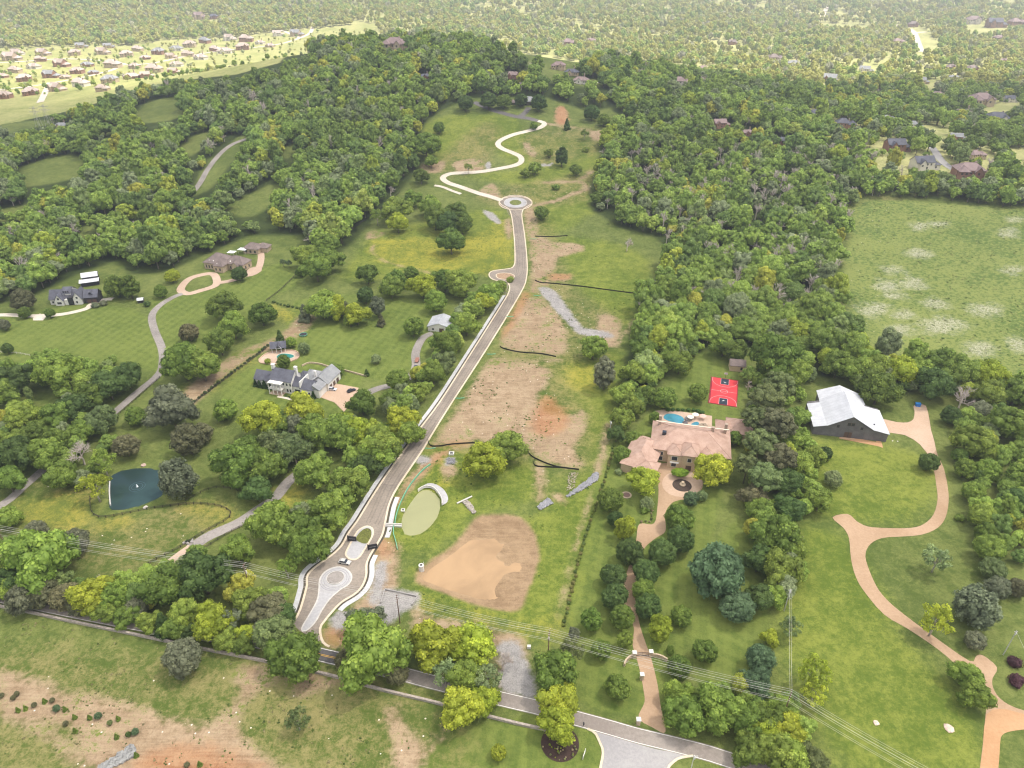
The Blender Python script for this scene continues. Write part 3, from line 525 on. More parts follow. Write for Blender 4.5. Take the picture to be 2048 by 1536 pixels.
def core(g,C,rad,f=.78):
    u=[];q=[]; n,m=5,7
    for i in range(n+1):
        t=math.pi*i/n
        for j in range(m): a=2*math.pi*j/m; u.append((math.sin(t)*math.cos(a),math.sin(t)*math.sin(a),math.cos(t)))
    for i in range(n):
        for j in range(m): q.append((i*m+j,(i+1)*m+j,(i+1)*m+(j+1)%m,i*m+(j+1)%m))
    u=np.array(u);q=np.array(q); V=(C[:,None,:]+u[None]*(rad[:,None,None]*f)*g.uniform(.85,1.15,(len(C),len(u),1))).reshape(-1,3)
    Q=(q[None]+(np.arange(len(C))*len(u))[:,None,None]).reshape(-1,4); return V,Q,np.full(len(V),.35)
def crown_mesh(name,seed,kind,detail,mats):
    g=np.random.default_rng(seed); L={2:54,1:28,0:15}[detail]; n={2:118,1:52,0:20}[detail]; sz={2:.050,1:.082,0:.15}[detail]; sq=.85; up=.3; thin=1.0
    def shell(k,ax,lo,jit=(.62,.95)):
        out=[]; i=0
        while len(out)<k:
            v=g.normal(size=3); v/=np.linalg.norm(v)
            if v[2]<lo: continue
            q=g.uniform(*jit); c=v*q*np.array(ax)
            if all(np.linalg.norm(c-o)>.20 for o in out) or i>400: out.append(c)
            i+=1
        return np.array(out)
    if kind=='oak': C=shell(L,(.82,.82,.75),-.45); C[:,2]+=.16*np.cos(np.arctan2(C[:,1],C[:,0])*2+seed*2); C[:,:2]*=1+.26*np.sin(np.arctan2(C[:,1],C[:,0])*3+seed)[:,None]; rad=g.uniform(.20,.36,len(C))
    elif kind=='round': C=shell(L,(.74,.74,.78),-.6,(.75,.95)); rad=g.uniform(.20,.30,len(C)); 
    elif kind=='oval': C=shell(L,(.68,.68,1.15),-.75); rad=g.uniform(.20,.34,len(C))*(1-.35*np.clip(C[:,2],0,1.2))
    elif kind=='cone':
        z=np.linspace(-1.2,1.25,L); a=g.uniform(0,6.28,L); r=.62*(1.3-z)/2.5; C=np.stack([r*np.cos(a),r*np.sin(a),z],1); rad=.16+.28*(1.3-z)/2.5
    elif kind=='pine': C=shell(L,(.85,.85,.9),-.35,(.3,.95)); rad=g.uniform(.17,.27,len(C)); sq=.62
    elif kind=='sparse': C=shell(int(L*.62),(.9,.9,.85),-.3,(.5,1.0)); rad=g.uniform(.13,.25,len(C)); thin=.62
    elif kind=='willow': C=shell(L,(.78,.78,.8),-.8,(.7,.95)); rad=g.uniform(.18,.26,len(C)); sq=1.35; thin=.9
    elif kind=='bush': C=shell(max(8,L//3),(.55,.55,.45),-.2); rad=g.uniform(.32,.46,len(C))
    tone=np.clip(g.uniform(0,1,len(C))*.75+.125+.0*C[:,2],0,1)
    V,Q,T=leaves(g,C,rad,max(6,int(n*thin)) if kind!='bush' else n,sz,sq,up,.75,tone)
    if kind!='sparse':
        V2,Q2,T2=core(g,C,rad,.74 if kind!='willow' else .6); 
        cc=core(g,np.array([[0,0,-.05]]),np.array([.55]),1.0); 
        if kind in('oval','cone'): cc[0][:,2]*=1.5; cc[0][:,:2]*=.7
        Q=np.r_[Q,Q2+len(V)]; V=np.r_[V,V2]; T=np.r_[T,T2]; Q=np.r_[Q,cc[1]+len(V)]; V=np.r_[V,cc[0]]; T=np.r_[T,cc[2]]
    me=npmesh(name,V,Q,mats); a=me.attributes.new('tone','FLOAT','POINT'); a.data.foreach_set('value',T.astype(np.float32)); return me,C
def trunk_mb(C,k,r=.055,seed=0,limbs=7):
    g=random.Random(seed); m=MB(); m.tube([(0,0,-k-.05),(g.uniform(-.03,.03),g.uniform(-.03,.03),-k*.55),(0,0,-.25)],[r*1.35,r,r*.8],7)
    idx=list(range(len(C))); g.shuffle(idx)
    for i in idx[:limbs]:
        c=C[i]; m.tube([(0,0,-k*.45+g.uniform(-.1,.2)),(c[0]*.5,c[1]*.5,(c[2]-.45)*.6),tuple(c)],[r*.6,r*.4,r*.14],5)
    return m
# kind -> centre height k (in crown radii)
KC={'oak':1.08,'round':1.0,'oval':1.38,'cone':1.3,'pine':1.9,'sparse':1.4,'willow':1.0,'bush':.42,'bare':1.3}
PROTO={}
for kn,nv in (('oak',4),('round',3),('oval',2),('cone',2),('pine',3),('sparse',3),('willow',2),('bush',3)):
    PROTO[kn]=[]
    for q in range(nv):
        me,C=crown_mesh('crown_'+kn,100+q*17+len(kn)*7,kn,2 if kn!='bush' else 1,[FOL])
        tm=trunk_mb(C,KC[kn],.05 if kn!='pine' else .045,q,9 if kn in('sparse','pine') else 5)
        tme=tm.mesh('trunk_'+kn,True); tme.materials.append(BARKW if kn=='sparse' else BARK); PROTO[kn].append((me,tme))
def bare_mesh(seed,lv=4,name='bare_crown'):
    g=random.Random(seed); m=MB()
    def br(p,d,L,r,l):
        q=p+d*L; m.tube([p,(p+q)/2+Vector((g.uniform(-.04,.04),)*3)*L,q],[r,r*.8,r*.55],3 if l<3 else 5,False)
        if l==0: return
        for i in range(4 if l<3 else 5):
            nd=(d+Vector((g.gauss(0,.55),g.gauss(0,.55),g.gauss(.12,.35)))).normalized(); br(p+(q-p)*g.uniform(.55,1),nd,L*g.uniform(.58,.78),r*.56,l-1)
    br(Vector((0,0,-1.3)),Vector((0,0,1)),.75,.075,lv); me=m.mesh(name); me.materials.append(TWIG); return me
BARE=[bare_mesh(s) for s in (1,2,3)]
TC={'g':(.138,.200,.036),'G':(.200,.272,.048),'y':(.300,.350,.038),'d':(.082,.132,.034),'b':(.098,.152,.072),'n':(.150,.150,.075),'e':(.165,.185,.110),'p':(.240,.300,.130),'o':(.150,.190,.068),'w':(.62,.62,.45),'r':(.09,.04,.05)}
CN={'g':'mid green','G':'fresh green','y':'bright yellow-green','d':'dark green','b':'blue-green','n':'olive brown','e':'grey-green','p':'pale green','o':'dull olive','w':'cream-white','r':'dark red-leaved','x':'leafless grey'}
SN={'oak':'spreading tree','round':'rounded tree','oval':'tall oval tree','cone':'conical tree','pine':'pine tree','sparse':'thin open tree','willow':'drooping tree','bush':'shrub','bare':'tree'}
K2={'o':'oak','r':'round','t':'oval','c':'cone','p':'pine','s':'sparse','w':'willow','h':'bush','b':'bare'}
# x,y of the crown centre, half width (photo pixels), shape, colour
TREES="""80 1116 58 oG;22 1160 30 od;45 1197 33 re;0 1148 28 og;90 1187 32 rn;128 1194 28 rn;180 1192 36 oy;232 1196 34 wG;272 1217 24 re;332 1168 44 og;405 1150 50 od;368 1228 30 oG;424 1243 38 oy;326 1248 22 cd;310 1262 13 hw;497 1205 31 oG;460 1240 24 se;494 1266 20 oy;538 1222 34 on;566 1232 26 od;520 1262 20 oe;365 1316 38 re;548 1268 38 ro;592 1312 47 og;744 1302 66 oG;735 1243 30 oe;690 1322 24 rn;792 1345 25 rn;868 1288 46 oy;944 1286 40 oy;930 1350 34 oG;922 1415 40 oy;890 1345 26 sp;975 1352 28 sp;972 1400 28 oy;1006 1318 26 bx;1108 1343 43 og;1120 1402 36 oy;1116 1448 36 oy;997 1506 17 ry;1148 1266 14 te;1146 1302 24 so;1183 1238 22 tg;1202 1300 22 rg;1235 1374 27 rg;1233 868 17 od;1269 878 17 rg;1244 911 20 rg;1237 944 10 hp;1287 962 30 oy;1429 940 36 oy;1470 876 16 rg;1221 1000 27 rg;1231 1038 18 rd;1250 1054 24 ty;1294 1007 14 wp;1382 998 16 wb;1404 992 11 wp;1360 1036 31 rg;1360 1080 29 rd;1324 1105 30 rd;1260 1104 29 rd;1227 1152 26 rd;1292 1146 28 rd;1287 1180 25 rg;1230 1194 27 rd;1297 1213 28 rd;1244 1234 27 rg;1250 1278 19 tG;1321 1256 26 ty;1363 1233 22 rg;1409 1303 25 rg;1358 1334 24 rg;1341 1300 10 wg;1435 1143 56 rb;1475 1214 33 rb;1521 1318 30 rb;1510 1368 32 ob;1356 1388 28 oG;1371 1428 38 og;1438 1415 42 oG;1500 1442 38 og;1530 1462 32 oy;1498 1500 32 og;1575 1506 36 oG;1562 1420 30 oG;1560 770 32 po;1534 800 32 po;1512 838 28 po;1556 846 34 pn;1520 888 34 po;1562 915 32 pn;1530 955 32 po;1494 930 25 po;1508 992 26 on;1588 880 26 oG;1600 930 28 oG;1575 962 28 od;1651 907 14 rd;1628 914 24 rG;1666 957 19 rp;1639 1000 26 oG;1582 1018 27 od;1518 1020 24 og;1548 1068 44 og;1584 1092 26 oG;1518 1120 30 od;1562 1140 38 oG;1520 1195 27 od;1548 1190 24 oG;1540 1276 18 oy;1628 1345 34 sy;1628 1385 24 sy;1582 1254 20 so;1527 1440 36 og;1572 1456 30 oy;1556 1505 38 oG;1628 1522 26 oo;1952 1215 42 we;1872 1240 34 sy;1950 1282 22 re;1934 1352 28 oG;1952 1390 30 oG;1987 1139 24 ro;1995 1176 27 re;2034 1176 20 rn;2028 1325 16 hr;2034 1362 17 hr;1858 925 20 rd;1950 884 36 oG;1920 911 17 rg;1930 937 22 rG;1976 941 24 rG;1947 984 24 rG;1966 1032 29 rG;2011 1016 20 tG;1919 1035 12 hG;1974 1068 24 rg;1979 1097 31 rG;2040 955 30 og;2038 1002 25 od;2000 1052 9 hw;1875 1117 28 sp;1902 831 20 rd;1963 820 20 re;2018 846 34 og;1929 786 28 bx;1908 722 24 bx;1751 738 30 oG;1802 742 30 oy;1758 776 36 og;1880 722 28 og;1871 769 34 od;1980 749 30 oy;1977 786 28 oG;2031 786 30 og;1676 728 30 og;1712 742 28 oG;1550 716 47 og;1588 745 30 oG;1618 748 15 wp;1396 786 22 rg;1360 724 26 oG;1290 792 22 og;1330 796 25 rg;1262 812 24 oG;1245 838 22 oG;966 922 38 oy;1010 895 34 oG;1186 696 25 oG;1210 746 29 te;902 482 26 og;870 435 24 og;896 447 24 od;924 447 22 og;860 412 20 oG;912 425 20 og;1083 426 15 rg;1255 485 14 bx;878 256 12 rg;851 290 26 oG;1124 313 15 td;1184 226 15 rd;1134 248 8 cd;1169 267 9 sg;1068 251 8 rG;793 418 26 oG;795 445 20 oy;754 432 14 sG;977 201 18 rd;1008 203 14 rg;1042 200 13 rd;1078 206 17 rd;931 206 16 rd;933 648 24 oG;899 684 27 og;885 726 22 oo;866 746 25 oG;837 783 20 oG;796 760 22 rg;820 807 20 rp;803 842 30 oy;779 800 22 og;759 889 38 oG;724 807 26 og;700 865 30 oy;978 590 24 oG;966 604 20 oy;1000 573 14 rG;950 622 16 oG;844 572 24 oy;871 602 24 rG;782 575 22 oG;731 591 18 rd;755 612 18 te;762 640 10 cn;714 629 22 oy;683 618 18 rn;827 654 22 rG;919 566 28 oG;890 560 24 og;823 547 14 rg;735 548 20 og;752 718 10 rp;733 745 6 cd;444 613 29 og;466 651 28 oG;439 684 28 og;523 628 24 og;378 665 19 rn;366 724 40 og;404 732 32 oG;342 818 43 oe;375 880 34 rn;404 866 22 rn;252 892 26 rn;451 820 24 rG;524 836 36 oy;560 850 24 rg;606 820 34 oy;626 856 28 oG;594 848 24 re;684 858 32 oy;580 897 34 oo;588 905 26 bx;530 934 36 og;514 980 28 od;548 892 32 oo;626 944 36 oG;672 868 38 oG;705 970 32 oG;757 900 34 oG;735 928 26 od;664 1018 38 oG;600 1060 36 og;615 1095 36 og;541 1046 42 oG;573 1136 20 sG;818 866 26 oG;355 958 42 we;475 930 44 og;498 900 28 og;205 925 26 sG;188 972 30 sy;122 950 28 og;157 898 30 bx;90 906 34 oG;26 912 38 od;16 960 28 og;15 1036 22 oG;475 1100 30 oG;150 1083 28 re;72 1060 22 re;115 745 38 oG;78 742 28 oG;253 752 28 od;216 772 30 od;180 790 28 og;150 815 30 od;25 760 32 od;4 790 28 og;42 830 30 oG;115 832 30 og;70 868 28 og;167 862 25 oG;200 840 28 oo;270 832 20 rg;118 882 28 og;14 882 24 oG;344 552 14 ry;321 583 14 rg;258 573 19 tg;231 574 22 wg;294 608 10 hd;190 611 9 he;206 607 9 he;48 625 12 rg;99 626 11 rg;8 650 12 re;14 697 12 rd;45 600 24 rn;478 548 15 rd;559 672 10 cd;567 723 14 rg;608 697 12 wp;582 684 12 rG;535 723 9 hy;675 741 12 rg;608 626 14 ce;645 610 30 oG;668 613 26 oy;632 535 28 oG;614 512 24 oG;650 490 24 og;577 526 7 sb;566 525 7 sb;595 1440 24 so;1245 790 24 oG;1290 1020 12 hg;1316 655 28 oG;1286 700 26 og;1268 745 26 oG;1470 700 24 og;1448 690 24 oG;1310 835 14 rg;700 640 14 og;1020 560 10 hG;790 560 20 og;655 520 24 og;600 545 10 rg;18 1180 24 oG;62 1190 24 og;212 1224 22 oG;252 1234 22 og;298 1244 22 oG;348 1256 24 og;450 1282 22 oG;486 1290 20 og;386 1266 20 od;-40 1172 30 og;160 1212 22 rn;1098 306 9 oG;1152 340 12 og;1070 337 12 oG;1050 346 9 oG;1208 240 13 rg;1226 262 9 sG;862 322 13 oG;842 352 15 og;826 398 17 oG;936 335 9 sG;1112 375 9 hg;1196 396 13 og;1172 300 8 hG"""
LM=[('the fountain pond',265,975),('the green detention pond',840,1020),('the tan silt basin',955,1120),('the paved entrance roundabout',670,1155),('the upper roundabout',1031,405),('the white slate-roofed house',585,765),('the pool pavilion',560,690),('the brown-roofed manor',450,525),('the charcoal-roofed house',130,590),('the tiny lawn shed',283,600),('the metal-roofed outbuilding',885,650),('the terracotta mansion',1370,880),('the red ball court',1447,782),('the white-roofed barn',1690,835),('the gate on the pink drive',1288,1308),('the round flower bed',1120,1480),('the tan court-side cottage',1475,727),('the grey gravel pad',790,1195),('the barn drive fork',1700,1060),('the orange drive junction',1985,1430),('the trampoline',607,670),('the oval farm drive',395,567),('the turnaround island',1010,550),('the entrance junction',625,1265),('the street wall',320,1265),('the centre of the meadow',1870,560),('the hilltop drive',1000,222),('the grey rock outcrop',235,1515),('the pink drive bend',1258,1150),('the lower gravel drive',480,1043),('the long straight road',900,800),('the corner utility pole',1568,1395),('the left gravel drive',320,670),('the circle court',1364,967)]
DIRS=['right of','behind and right of','behind','behind and left of','left of','in front and left of','in front of','in front and right of']
ORD=['nearest','second nearest','third nearest','fourth nearest','fifth nearest','sixth nearest','seventh nearest','eighth nearest','ninth nearest','tenth nearest','eleventh nearest','twelfth nearest','thirteenth nearest','fourteenth nearest','fifteenth nearest']+['%dth nearest'%i for i in range(16,80)]
TT=[]   # trees to build: world base, radius m, kind, colour, pixel
def place(px,py,r,kind):
    k=KC[kind]; zc=8.0
    for _ in range(6):
        P=g1(px,py,zc); Rm=r/F*depth(P); zc=k*Rm
    return (P[0],P[1],zt(P[0],P[1])),Rm
for s in TREES.split(';'):
    a,b,r,c=s.split(); kind=K2[c[0]]; P,Rm=place(float(a),float(b),float(r),kind); TT.append([P,Rm,kind,c[1],float(a),float(b)])
# ---- scattered woodland
FP=[gpoly(p,1) for p in FOREST]; GP=[gpoly(p,3) for p in GAPS]
HOUSEPX=[(20,116,37),(67,132,35),(84,106,30),(121,128,34),(149,106,28),(174,128,30),(203,104,30),(253,109,30),(290,114,26),(226,130,36),(155,142,30),(99,150,34),(48,157,34),(162,167,37),(113,176,38),(61,184,36),(8,191,36),(220,160,37),(263,152,38),(308,139,36),(352,128,33),(401,114,34),(449,102,36),(318,104,30),(352,97,32),(379,90,30),(410,82,26),(458,77,28),(492,79,30),(485,95,32),(554,68,24),(591,68,28),
 (398,34,22),(427,34,16),(123,248,26),(1439,246,28),(1495,261,22),(1567,280,20),(1690,248,32),(1615,197,20),(1649,179,22),(1659,159,28),(1628,224,16),(1750,191,28),(1775,236,20),(1809,198,22),(1830,248,22),(1789,292,40),(1844,328,44),(1936,345,52),(1951,308,28),(1912,273,26),(1925,227,38),(1960,205,44),(1992,241,42),(2018,198,22),(1874,188,26),(1840,162,22),(1908,154,22),(1943,138,22),(1902,133,22),(1729,140,22),(1550,118,24),(1587,126,24),(1403,164,28),(1406,138,20),(1362,164,28),(1796,84,18),(1946,44,26),(1987,51,30),(2031,48,24),(1826,50,18),(1997,77,18),(2008,120,18),(1464,85,16),(917,85,16),(1138,87,22),(1182,80,18),(1244,126,24),(1357,147,20),(1117,131,26),(1143,142,28),(1162,158,30),(1027,149,22),(850,149,18),(790,94,44)]
HOUSEPX+=[(32,105,26),(160,92,24),(215,92,22),(275,98,24),(186,143,26),(130,152,26),(205,176,30),(290,150,28),(270,132,26),(375,108,26),(340,112,24),(430,98,24),(520,84,24),(540,90,24),(30,140,28),(5,150,28),(345,142,26),(80,118,24)]
HW=[g1(a,b,4.0) for a,b,c in HOUSEPX]
STREETS=[line(p,8) for p in ([(-60,190),(60,173),(191,149),(246,130),(369,113),(500,96),(600,76),(626,54),(636,42)],[(1843,104),(1829,66),(1790,50)],[(1644,34),(1658,10)],[(1855,286),(1880,318),(1915,344)],[(1120,160),(1210,164)],[(870,222),(950,204),(994,223),(1077,243)],[(383,388),(416,338),(466,288),(500,276)],[(1020,200),(1058,206),(1090,210)])]
RG=np.random.default_rng(11)
def scatter(x0,x1,y0,y1,step,jit=.42):
    xs=np.arange(x0,x1,step); ys=np.arange(y0,y1,step); X,Y=np.meshgrid(xs,ys); X=X+(np.arange(len(ys))%2)[:,None]*step/2
    X=(X+RG.uniform(-jit,jit,X.shape)*step).ravel(); Y=(Y+RG.uniform(-jit,jit,Y.shape)*step).ravel(); return X,Y
def wooded(X,Y,marg):
    m=np.zeros(X.shape,bool)
    for p in FP[:2]: m|=sdf(X,Y,p)>marg
    far=(Y>1150)&(sdf(X,Y,FP[0])<0); 
    m|=sdf(X,Y,FP[2])>0
    m|=(Y>2300)|((X>520)&(Y>700)&(np.abs(X)<3000))|((X<-620)&(Y>1750))
    for p in GP: m&=sdf(X,Y,p)<1
    m&=sdf(X,Y,gpoly(SUNLIT[0]))<2
    m&=sdf(X,Y,gpoly(MEAD[0]))<-4
    for s in STREETS: m&=linsdf(X,Y,s,11)<0
    return m
def vis(X,Y,z=8):
    P=np.stack([X,Y,hill(X,Y)+z],1); px,py,d=proj(P); return px,py,d
near=[scatter(-620,620,290,760,8.4),scatter(-900,950,760,1250,9.6)]
pts=[]
THICK=[[(575,1120),(640,1100),(700,1020),(760,930),(830,820),(890,740),(950,650),(1000,590),(985,585),(930,620),(880,690),(820,775),(760,850),(690,945),(640,1005),(590,1060)],
[(1495,760),(1560,740),(1600,800),(1612,900),(1640,1000),(1600,1060),(1592,1180),(1545,1200),(1500,1080),(1505,1000),(1500,900)],[(0,880),(120,850),(230,870),(220,935),(180,975),(120,960),(60,945),(0,975)],[(-20,735),(140,720),(275,740),(240,795),(165,870),(60,870),(-20,880)],
[(0,1150),(150,1170),(240,1160),(330,1140),(430,1120),(470,1180),(560,1190),(570,1260),(430,1270),(250,1235),(0,1190)],[(440,900),(520,860),(640,835),(720,850),(700,900),(640,950),(570,985),(500,1005),(450,960)],
[(1345,1400),(1450,1380),(1590,1410),(1610,1500),(1560,1560),(1480,1500),(1400,1470),(1355,1440)],[(1905,845),(2060,860),(2060,1110),(1990,1130),(1950,1050),(1925,930)],[(1640,740),(2060,790),(2060,830),(1880,795),(1700,785)],[(575,1060),(640,1020),(680,1060),(640,1110),(590,1120)],
[(1250,800),(1290,700),(1340,640),(1420,690),(1330,750),(1300,800),(1250,850)],[(860,440),(900,410),(945,425),(935,465),(890,490),(865,465)]]
TP=[gpoly(p,2) for p in THICK]
X,Y=scatter(-420,420,100,520,6.6); m=np.zeros(X.shape,bool)
for p in TP: m|=(sdf(X,Y,p)>0)&(RG.random(X.shape)<(.42 if p is TP[2] or p is TP[3] or p is TP[5] else 1))
m&=linsdf(X,Y,mid,13)<0
for q in (ROAD,md): m&=sdf(X,Y,q)<-4
TX,TY=X[m],Y[m]; pts.append((TX,TY,RG.uniform(2.4,4.8,len(TX)))); NTH_=len(TX)
for i,(X,Y) in enumerate(near):
    m=wooded(X,Y,2.5); pts.append((X[m],Y[m],RG.uniform(4.0,9.2,m.sum()) if i==0 else RG.uniform(4.4,9.2,m.sum())))
X,Y=scatter(-1700,1800,1250,2300,13.0); m=wooded(X,Y,3); pts.append((X[m],Y[m],RG.uniform(5.5,9.0,m.sum())))
X,Y=scatter(-3000,3200,2300,4300,21.0); m=wooded(X,Y,3); pts.append((X[m],Y[m],RG.uniform(7.5,12.0,m.sum())))
X,Y=scatter(-1500,-150,1100,1900,15.0); m=(sdf(X,Y,gpoly(SUNLIT[0]))>4)&(RG.random(X.shape)<.32)
for s_ in STREETS: m&=linsdf(X,Y,s_,14)<0
YX,YY=X[m],Y[m]; YR=RG.uniform(1.6,4.2,len(YX))
FX=np.concatenate([p[0] for p in pts]); FY=np.concatenate([p[1] for p in pts]); FR=np.concatenate([p[2] for p in pts])
px,py,dd=vis(FX,FY); k=(px>-260)&(px<2308)&(py>-90)&(py<1700)
# the suburbs are thinner than the woods
sub=((FX>330)&(FY>620)&(py<350)&(px>1330))|((FY>1180)&(px>700))
lawnn=np.sin(FX*.013+2)*np.cos(FY*.011)+.7*np.sin(FX*.041+FY*.037)
k&=~(sub&(RG.random(len(FX))<np.where(lawnn>.2,.7,.30)))
for q,(a,b,c) in zip(HW,HOUSEPX):
    rr=c/F*depth(q)*.5; dx=FX-q[0]; dy=FY-q[1]; k&=~((dx*dx+dy*dy)<(rr+FR*.55+5)**2); qn=math.hypot(q[0],q[1]); al=-(dx*q[0]+dy*q[1])/qn; ac=np.abs(dx*q[1]-dy*q[0])/qn
    tn=(H-hill(q[0],q[1])-4)/qn; w_=(ac<rr*1.05+2)&(al>0)&(al<110); hm=(3.2+al*tn)/2.1; FR=np.where(w_,np.minimum(FR,hm),FR); k&=~(w_&(FR<2.4))
for z_ in (.9,1.7):
    zz=z_*FR; Hh=H-hill(FX,FY); t_=Hh/(Hh-zz); ox,oy=FX*t_,FY*t_; far_=FY<1500
    for p in GP: k&=~((sdf(ox,oy,p)+5*np.sin(FX*.09+FY*.05)+4*np.sin(FX*.21-FY*.13)>3)&far_)
    k&=~(sdf(ox,oy,gpoly(SUNLIT[0]))>6)
    for s_ in STREETS: k&=~(linsdf(ox,oy,s_,8)>0)
isT=np.arange(len(FX))<NTH_
for T in TT:
    if T[1]>2.5: k&=~(((FX-T[0][0])**2+(FY-T[0][1])**2)<np.where(isT,T[1]*.55+1,T[1]*.75+FR*.45)**2)
FX,FY,FR=FX[k],FY[k],FR[k]; px,py,dd=px[k],py[k],dd[k]
ym=np.ones(len(YX),bool)
for q,(a,b,c) in zip(HW,HOUSEPX): ym&=((YX-q[0])**2+(YY-q[1])**2)>(c/F*depth(q)*.55+3)**2
YX,YY,YR=YX[ym],YY[ym],YR[ym]; ypx,ypy,ydd=vis(YX,YY); FX=np.r_[FX,YX]; FY=np.r_[FY,YY]; FR=np.r_[FR,YR]; px=np.r_[px,ypx]; py=np.r_[py,ypy]; dd=np.r_[dd,ydd]
nse=np.sin(FX*.021+1.3)*np.cos(FY*.017)+.6*np.sin(FX*.05-FY*.043)
rnd=RG.random(len(FX)); code=np.where(rnd<.30,0,np.where(rnd<.58,1,np.where(rnd<.70,2,np.where(rnd<.84,3,np.where(rnd<.94,4,5)))))   # g G y d e o
barep=(RG.random(len(FX))<np.where((px>1180)&(px<1760)&(py>280)&(py<620),.26,.04))&(FY<1100)
kk=np.where(RG.random(len(FX))<.62,0,np.where(RG.random(len(FX))<.6,1,2))   # oak round oval
CC=['g','G','y','d','e','o']; KK=['oak','round','oval']
# the largest ones of the scatter become single trees, up to 300 in all
need=max(0,300-len([t for t in TT if -40<t[4]<2090 and t[2]!='bush'])); size=FR/dd; onsc=(px>5)&(px<2043)&(py>5)&(py<1530)
order=np.argsort(-np.where(onsc,size,0))[:need]; pick=np.zeros(len(FX),bool); pick[order]=True
for i in order:
    kd='bare' if barep[i] else KK[kk[i]]; TT.append([(FX[i],FY[i],zt(FX[i],FY[i])),FR[i],kd,'x' if barep[i] else CC[code[i]],px[i],py[i]])
def sizew(r): return 'small ' if r<4.2 else ('large ' if r>8.0 else '')
lab=[]
for T in TT:
    P,Rm,kd,cc,a,b=T; d=[math.hypot(a-m[1],(b-m[2])*1.15) for m in LM]; i=int(np.argmin(d)); m_=LM[i]
    an=math.atan2(-(b-m_[2])*1.2,a-m_[1]); dr=DIRS[int(round(an/(math.pi/4)))%8]
    lab.append((sizew(Rm)+CN[cc]+' '+SN[kd]+' '+dr+' '+m_[0],d[i]))
cnt={}
for l_,_d in lab:
    if len(l_.split())>15: print('LONG',l_)
for i,(l,d) in enumerate(lab): cnt.setdefault(l,[]).append((d,i))
final=[None]*len(lab)
for l,v in cnt.items():
    v.sort()
    for q,(d,i) in enumerate(v): final[i]=l if len(v)==1 else l+', '+ORD[q]
GR={'oak':'leafy broad trees','round':'leafy broad trees','oval':'leafy broad trees','sparse':'thin open trees','willow':'drooping trees','pine':'pines by the mansion','cone':'conical evergreens','bush':'garden shrubs','bare':'leafless trees'}
NM={'oak':'broadleaf_tree','round':'broadleaf_tree','oval':'broadleaf_tree','sparse':'open_tree','willow':'willow_tree','pine':'pine_tree','cone':'conifer_tree','bush':'shrub','bare':'bare_tree'}
rt=random.Random(5)
for T,lb in zip(TT,final):
    P,Rm,kd,cc,a,b=T; rz=rt.uniform(0,6.28)
    e=empty(NM[kd],P,rz); tag(e,lb,'shrub' if kd=='bush' else 'tree',GR[kd]); zc=KC[kd]*Rm
    if kd=='bare':
        o=link('branches',rt.choice(BARE),e); o.location=(0,0,1.3*Rm); o.scale=(Rm*1.05,)*3; continue
    cme,tme=rt.choice(PROTO[kd]); c=link('crown',cme,e); c.location=(0,0,zc); s=Rm*rt.uniform(1.08,1.18); c.scale=(s,s*rt.uniform(.86,1.14),Rm*rt.uniform(1.0,1.15))
    j=[rt.uniform(1.0,1.45)]*3; q=TC[cc]; c.color=(q[0]*j[0]*rt.uniform(.93,1.07),q[1]*j[1],q[2]*j[2],1)
    if kd!='bush': t=link('trunk',tme,e); t.location=(0,0,zc); t.scale=(Rm,)*3
# ---- the woodland as one object
pc=bpy.data.collections.new('woodland_source')
def fproto(kind,det,seed,tr=True):
    me,C=crown_mesh('forest_'+kind,seed,kind,det,[FOLI,BARK]); v=np.empty(len(me.vertices)*3,np.float32); me.vertices.foreach_get('co',v); v=v.reshape(-1,3); v[:,2]+=KC[kind]
    nq=len(me.polygons); q=np.empty(nq*4,np.int32); me.loops.foreach_get('vertex_index',q); q=q.reshape(-1,4); t=np.empty(len(v),np.float32); me.attributes['tone'].data.foreach_get('value',t)
    m=MB().tube([(0,0,-.1),(0,0,KC[kind]*.8)],[.07,.05],4,False); 
    V=np.r_[v,np.array(m.v,np.float32)]; Q=np.r_[q,np.array(m.f)+len(v)]; me2=npmesh('forest_'+kind,V,Q,[FOLI,BARK]); a=me2.attributes.new('tone','FLOAT','POINT'); a.data.foreach_set('value',np.r_[t,np.zeros(len(m.v),np.float32)])
    mi=np.zeros(len(Q),np.int32); mi[nq:]=1; me2.polygons.foreach_set('material_index',mi); o=bpy.data.objects.new('src_%02d'%len(pc.objects),me2); pc.objects.link(o); return o
for kd in KK:
    for s_ in range(3): fproto(kd,1,300+s_*31+len(kd))
for kd in KK: fproto(kd,0,500+len(kd))
for kd in KK: fproto(kd,2,700+len(kd))
for s_ in range(2):
    me=bare_mesh(20+s_,3,'forest_bare'); v=np.empty(len(me.vertices)*3,np.float32); me.vertices.foreach_get('co',v); v[2::3]+=1.3; me.vertices.foreach_set('co',v); pc.objects.link(bpy.data.objects.new('src_%02d'%len(pc.objects),me))
sel=~pick; X,Y,RR,cd,kq,bp=FX[sel],FY[sel],FR[sel],code[sel],kk[sel],barep[sel]; ns=len(X)
idx=np.where(bp,15+(np.arange(ns)%2),np.where(Y<440,12+kq,np.where(Y<1250,kq*3+RG.integers(0,3,ns),9+kq))).astype(np.int32)
pal=np.array([TC[c] for c in CC]); tint=pal[cd]*RG.uniform(.8,1.2,(ns,1))*(1+.16*nse[sel])[:,None]; tint=tint*.68+tint.mean(0)*.32; tint=tint*np.array([1.0,1.0,1.12])*(1.75+np.where(Y>1180,.95,0.0)[:,None]*np.array([1.2,1,1.1])); tint=np.clip(tint,0.01,.5)  # cool haze cast on all, sunlit lift on far trees, painted into the tint
pm=bpy.data.meshes.new('woodland'); pm.vertices.add(ns); pm.vertices.foreach_set('co',np.stack([X,Y,hill(X,Y)],1).astype(np.float32).ravel())
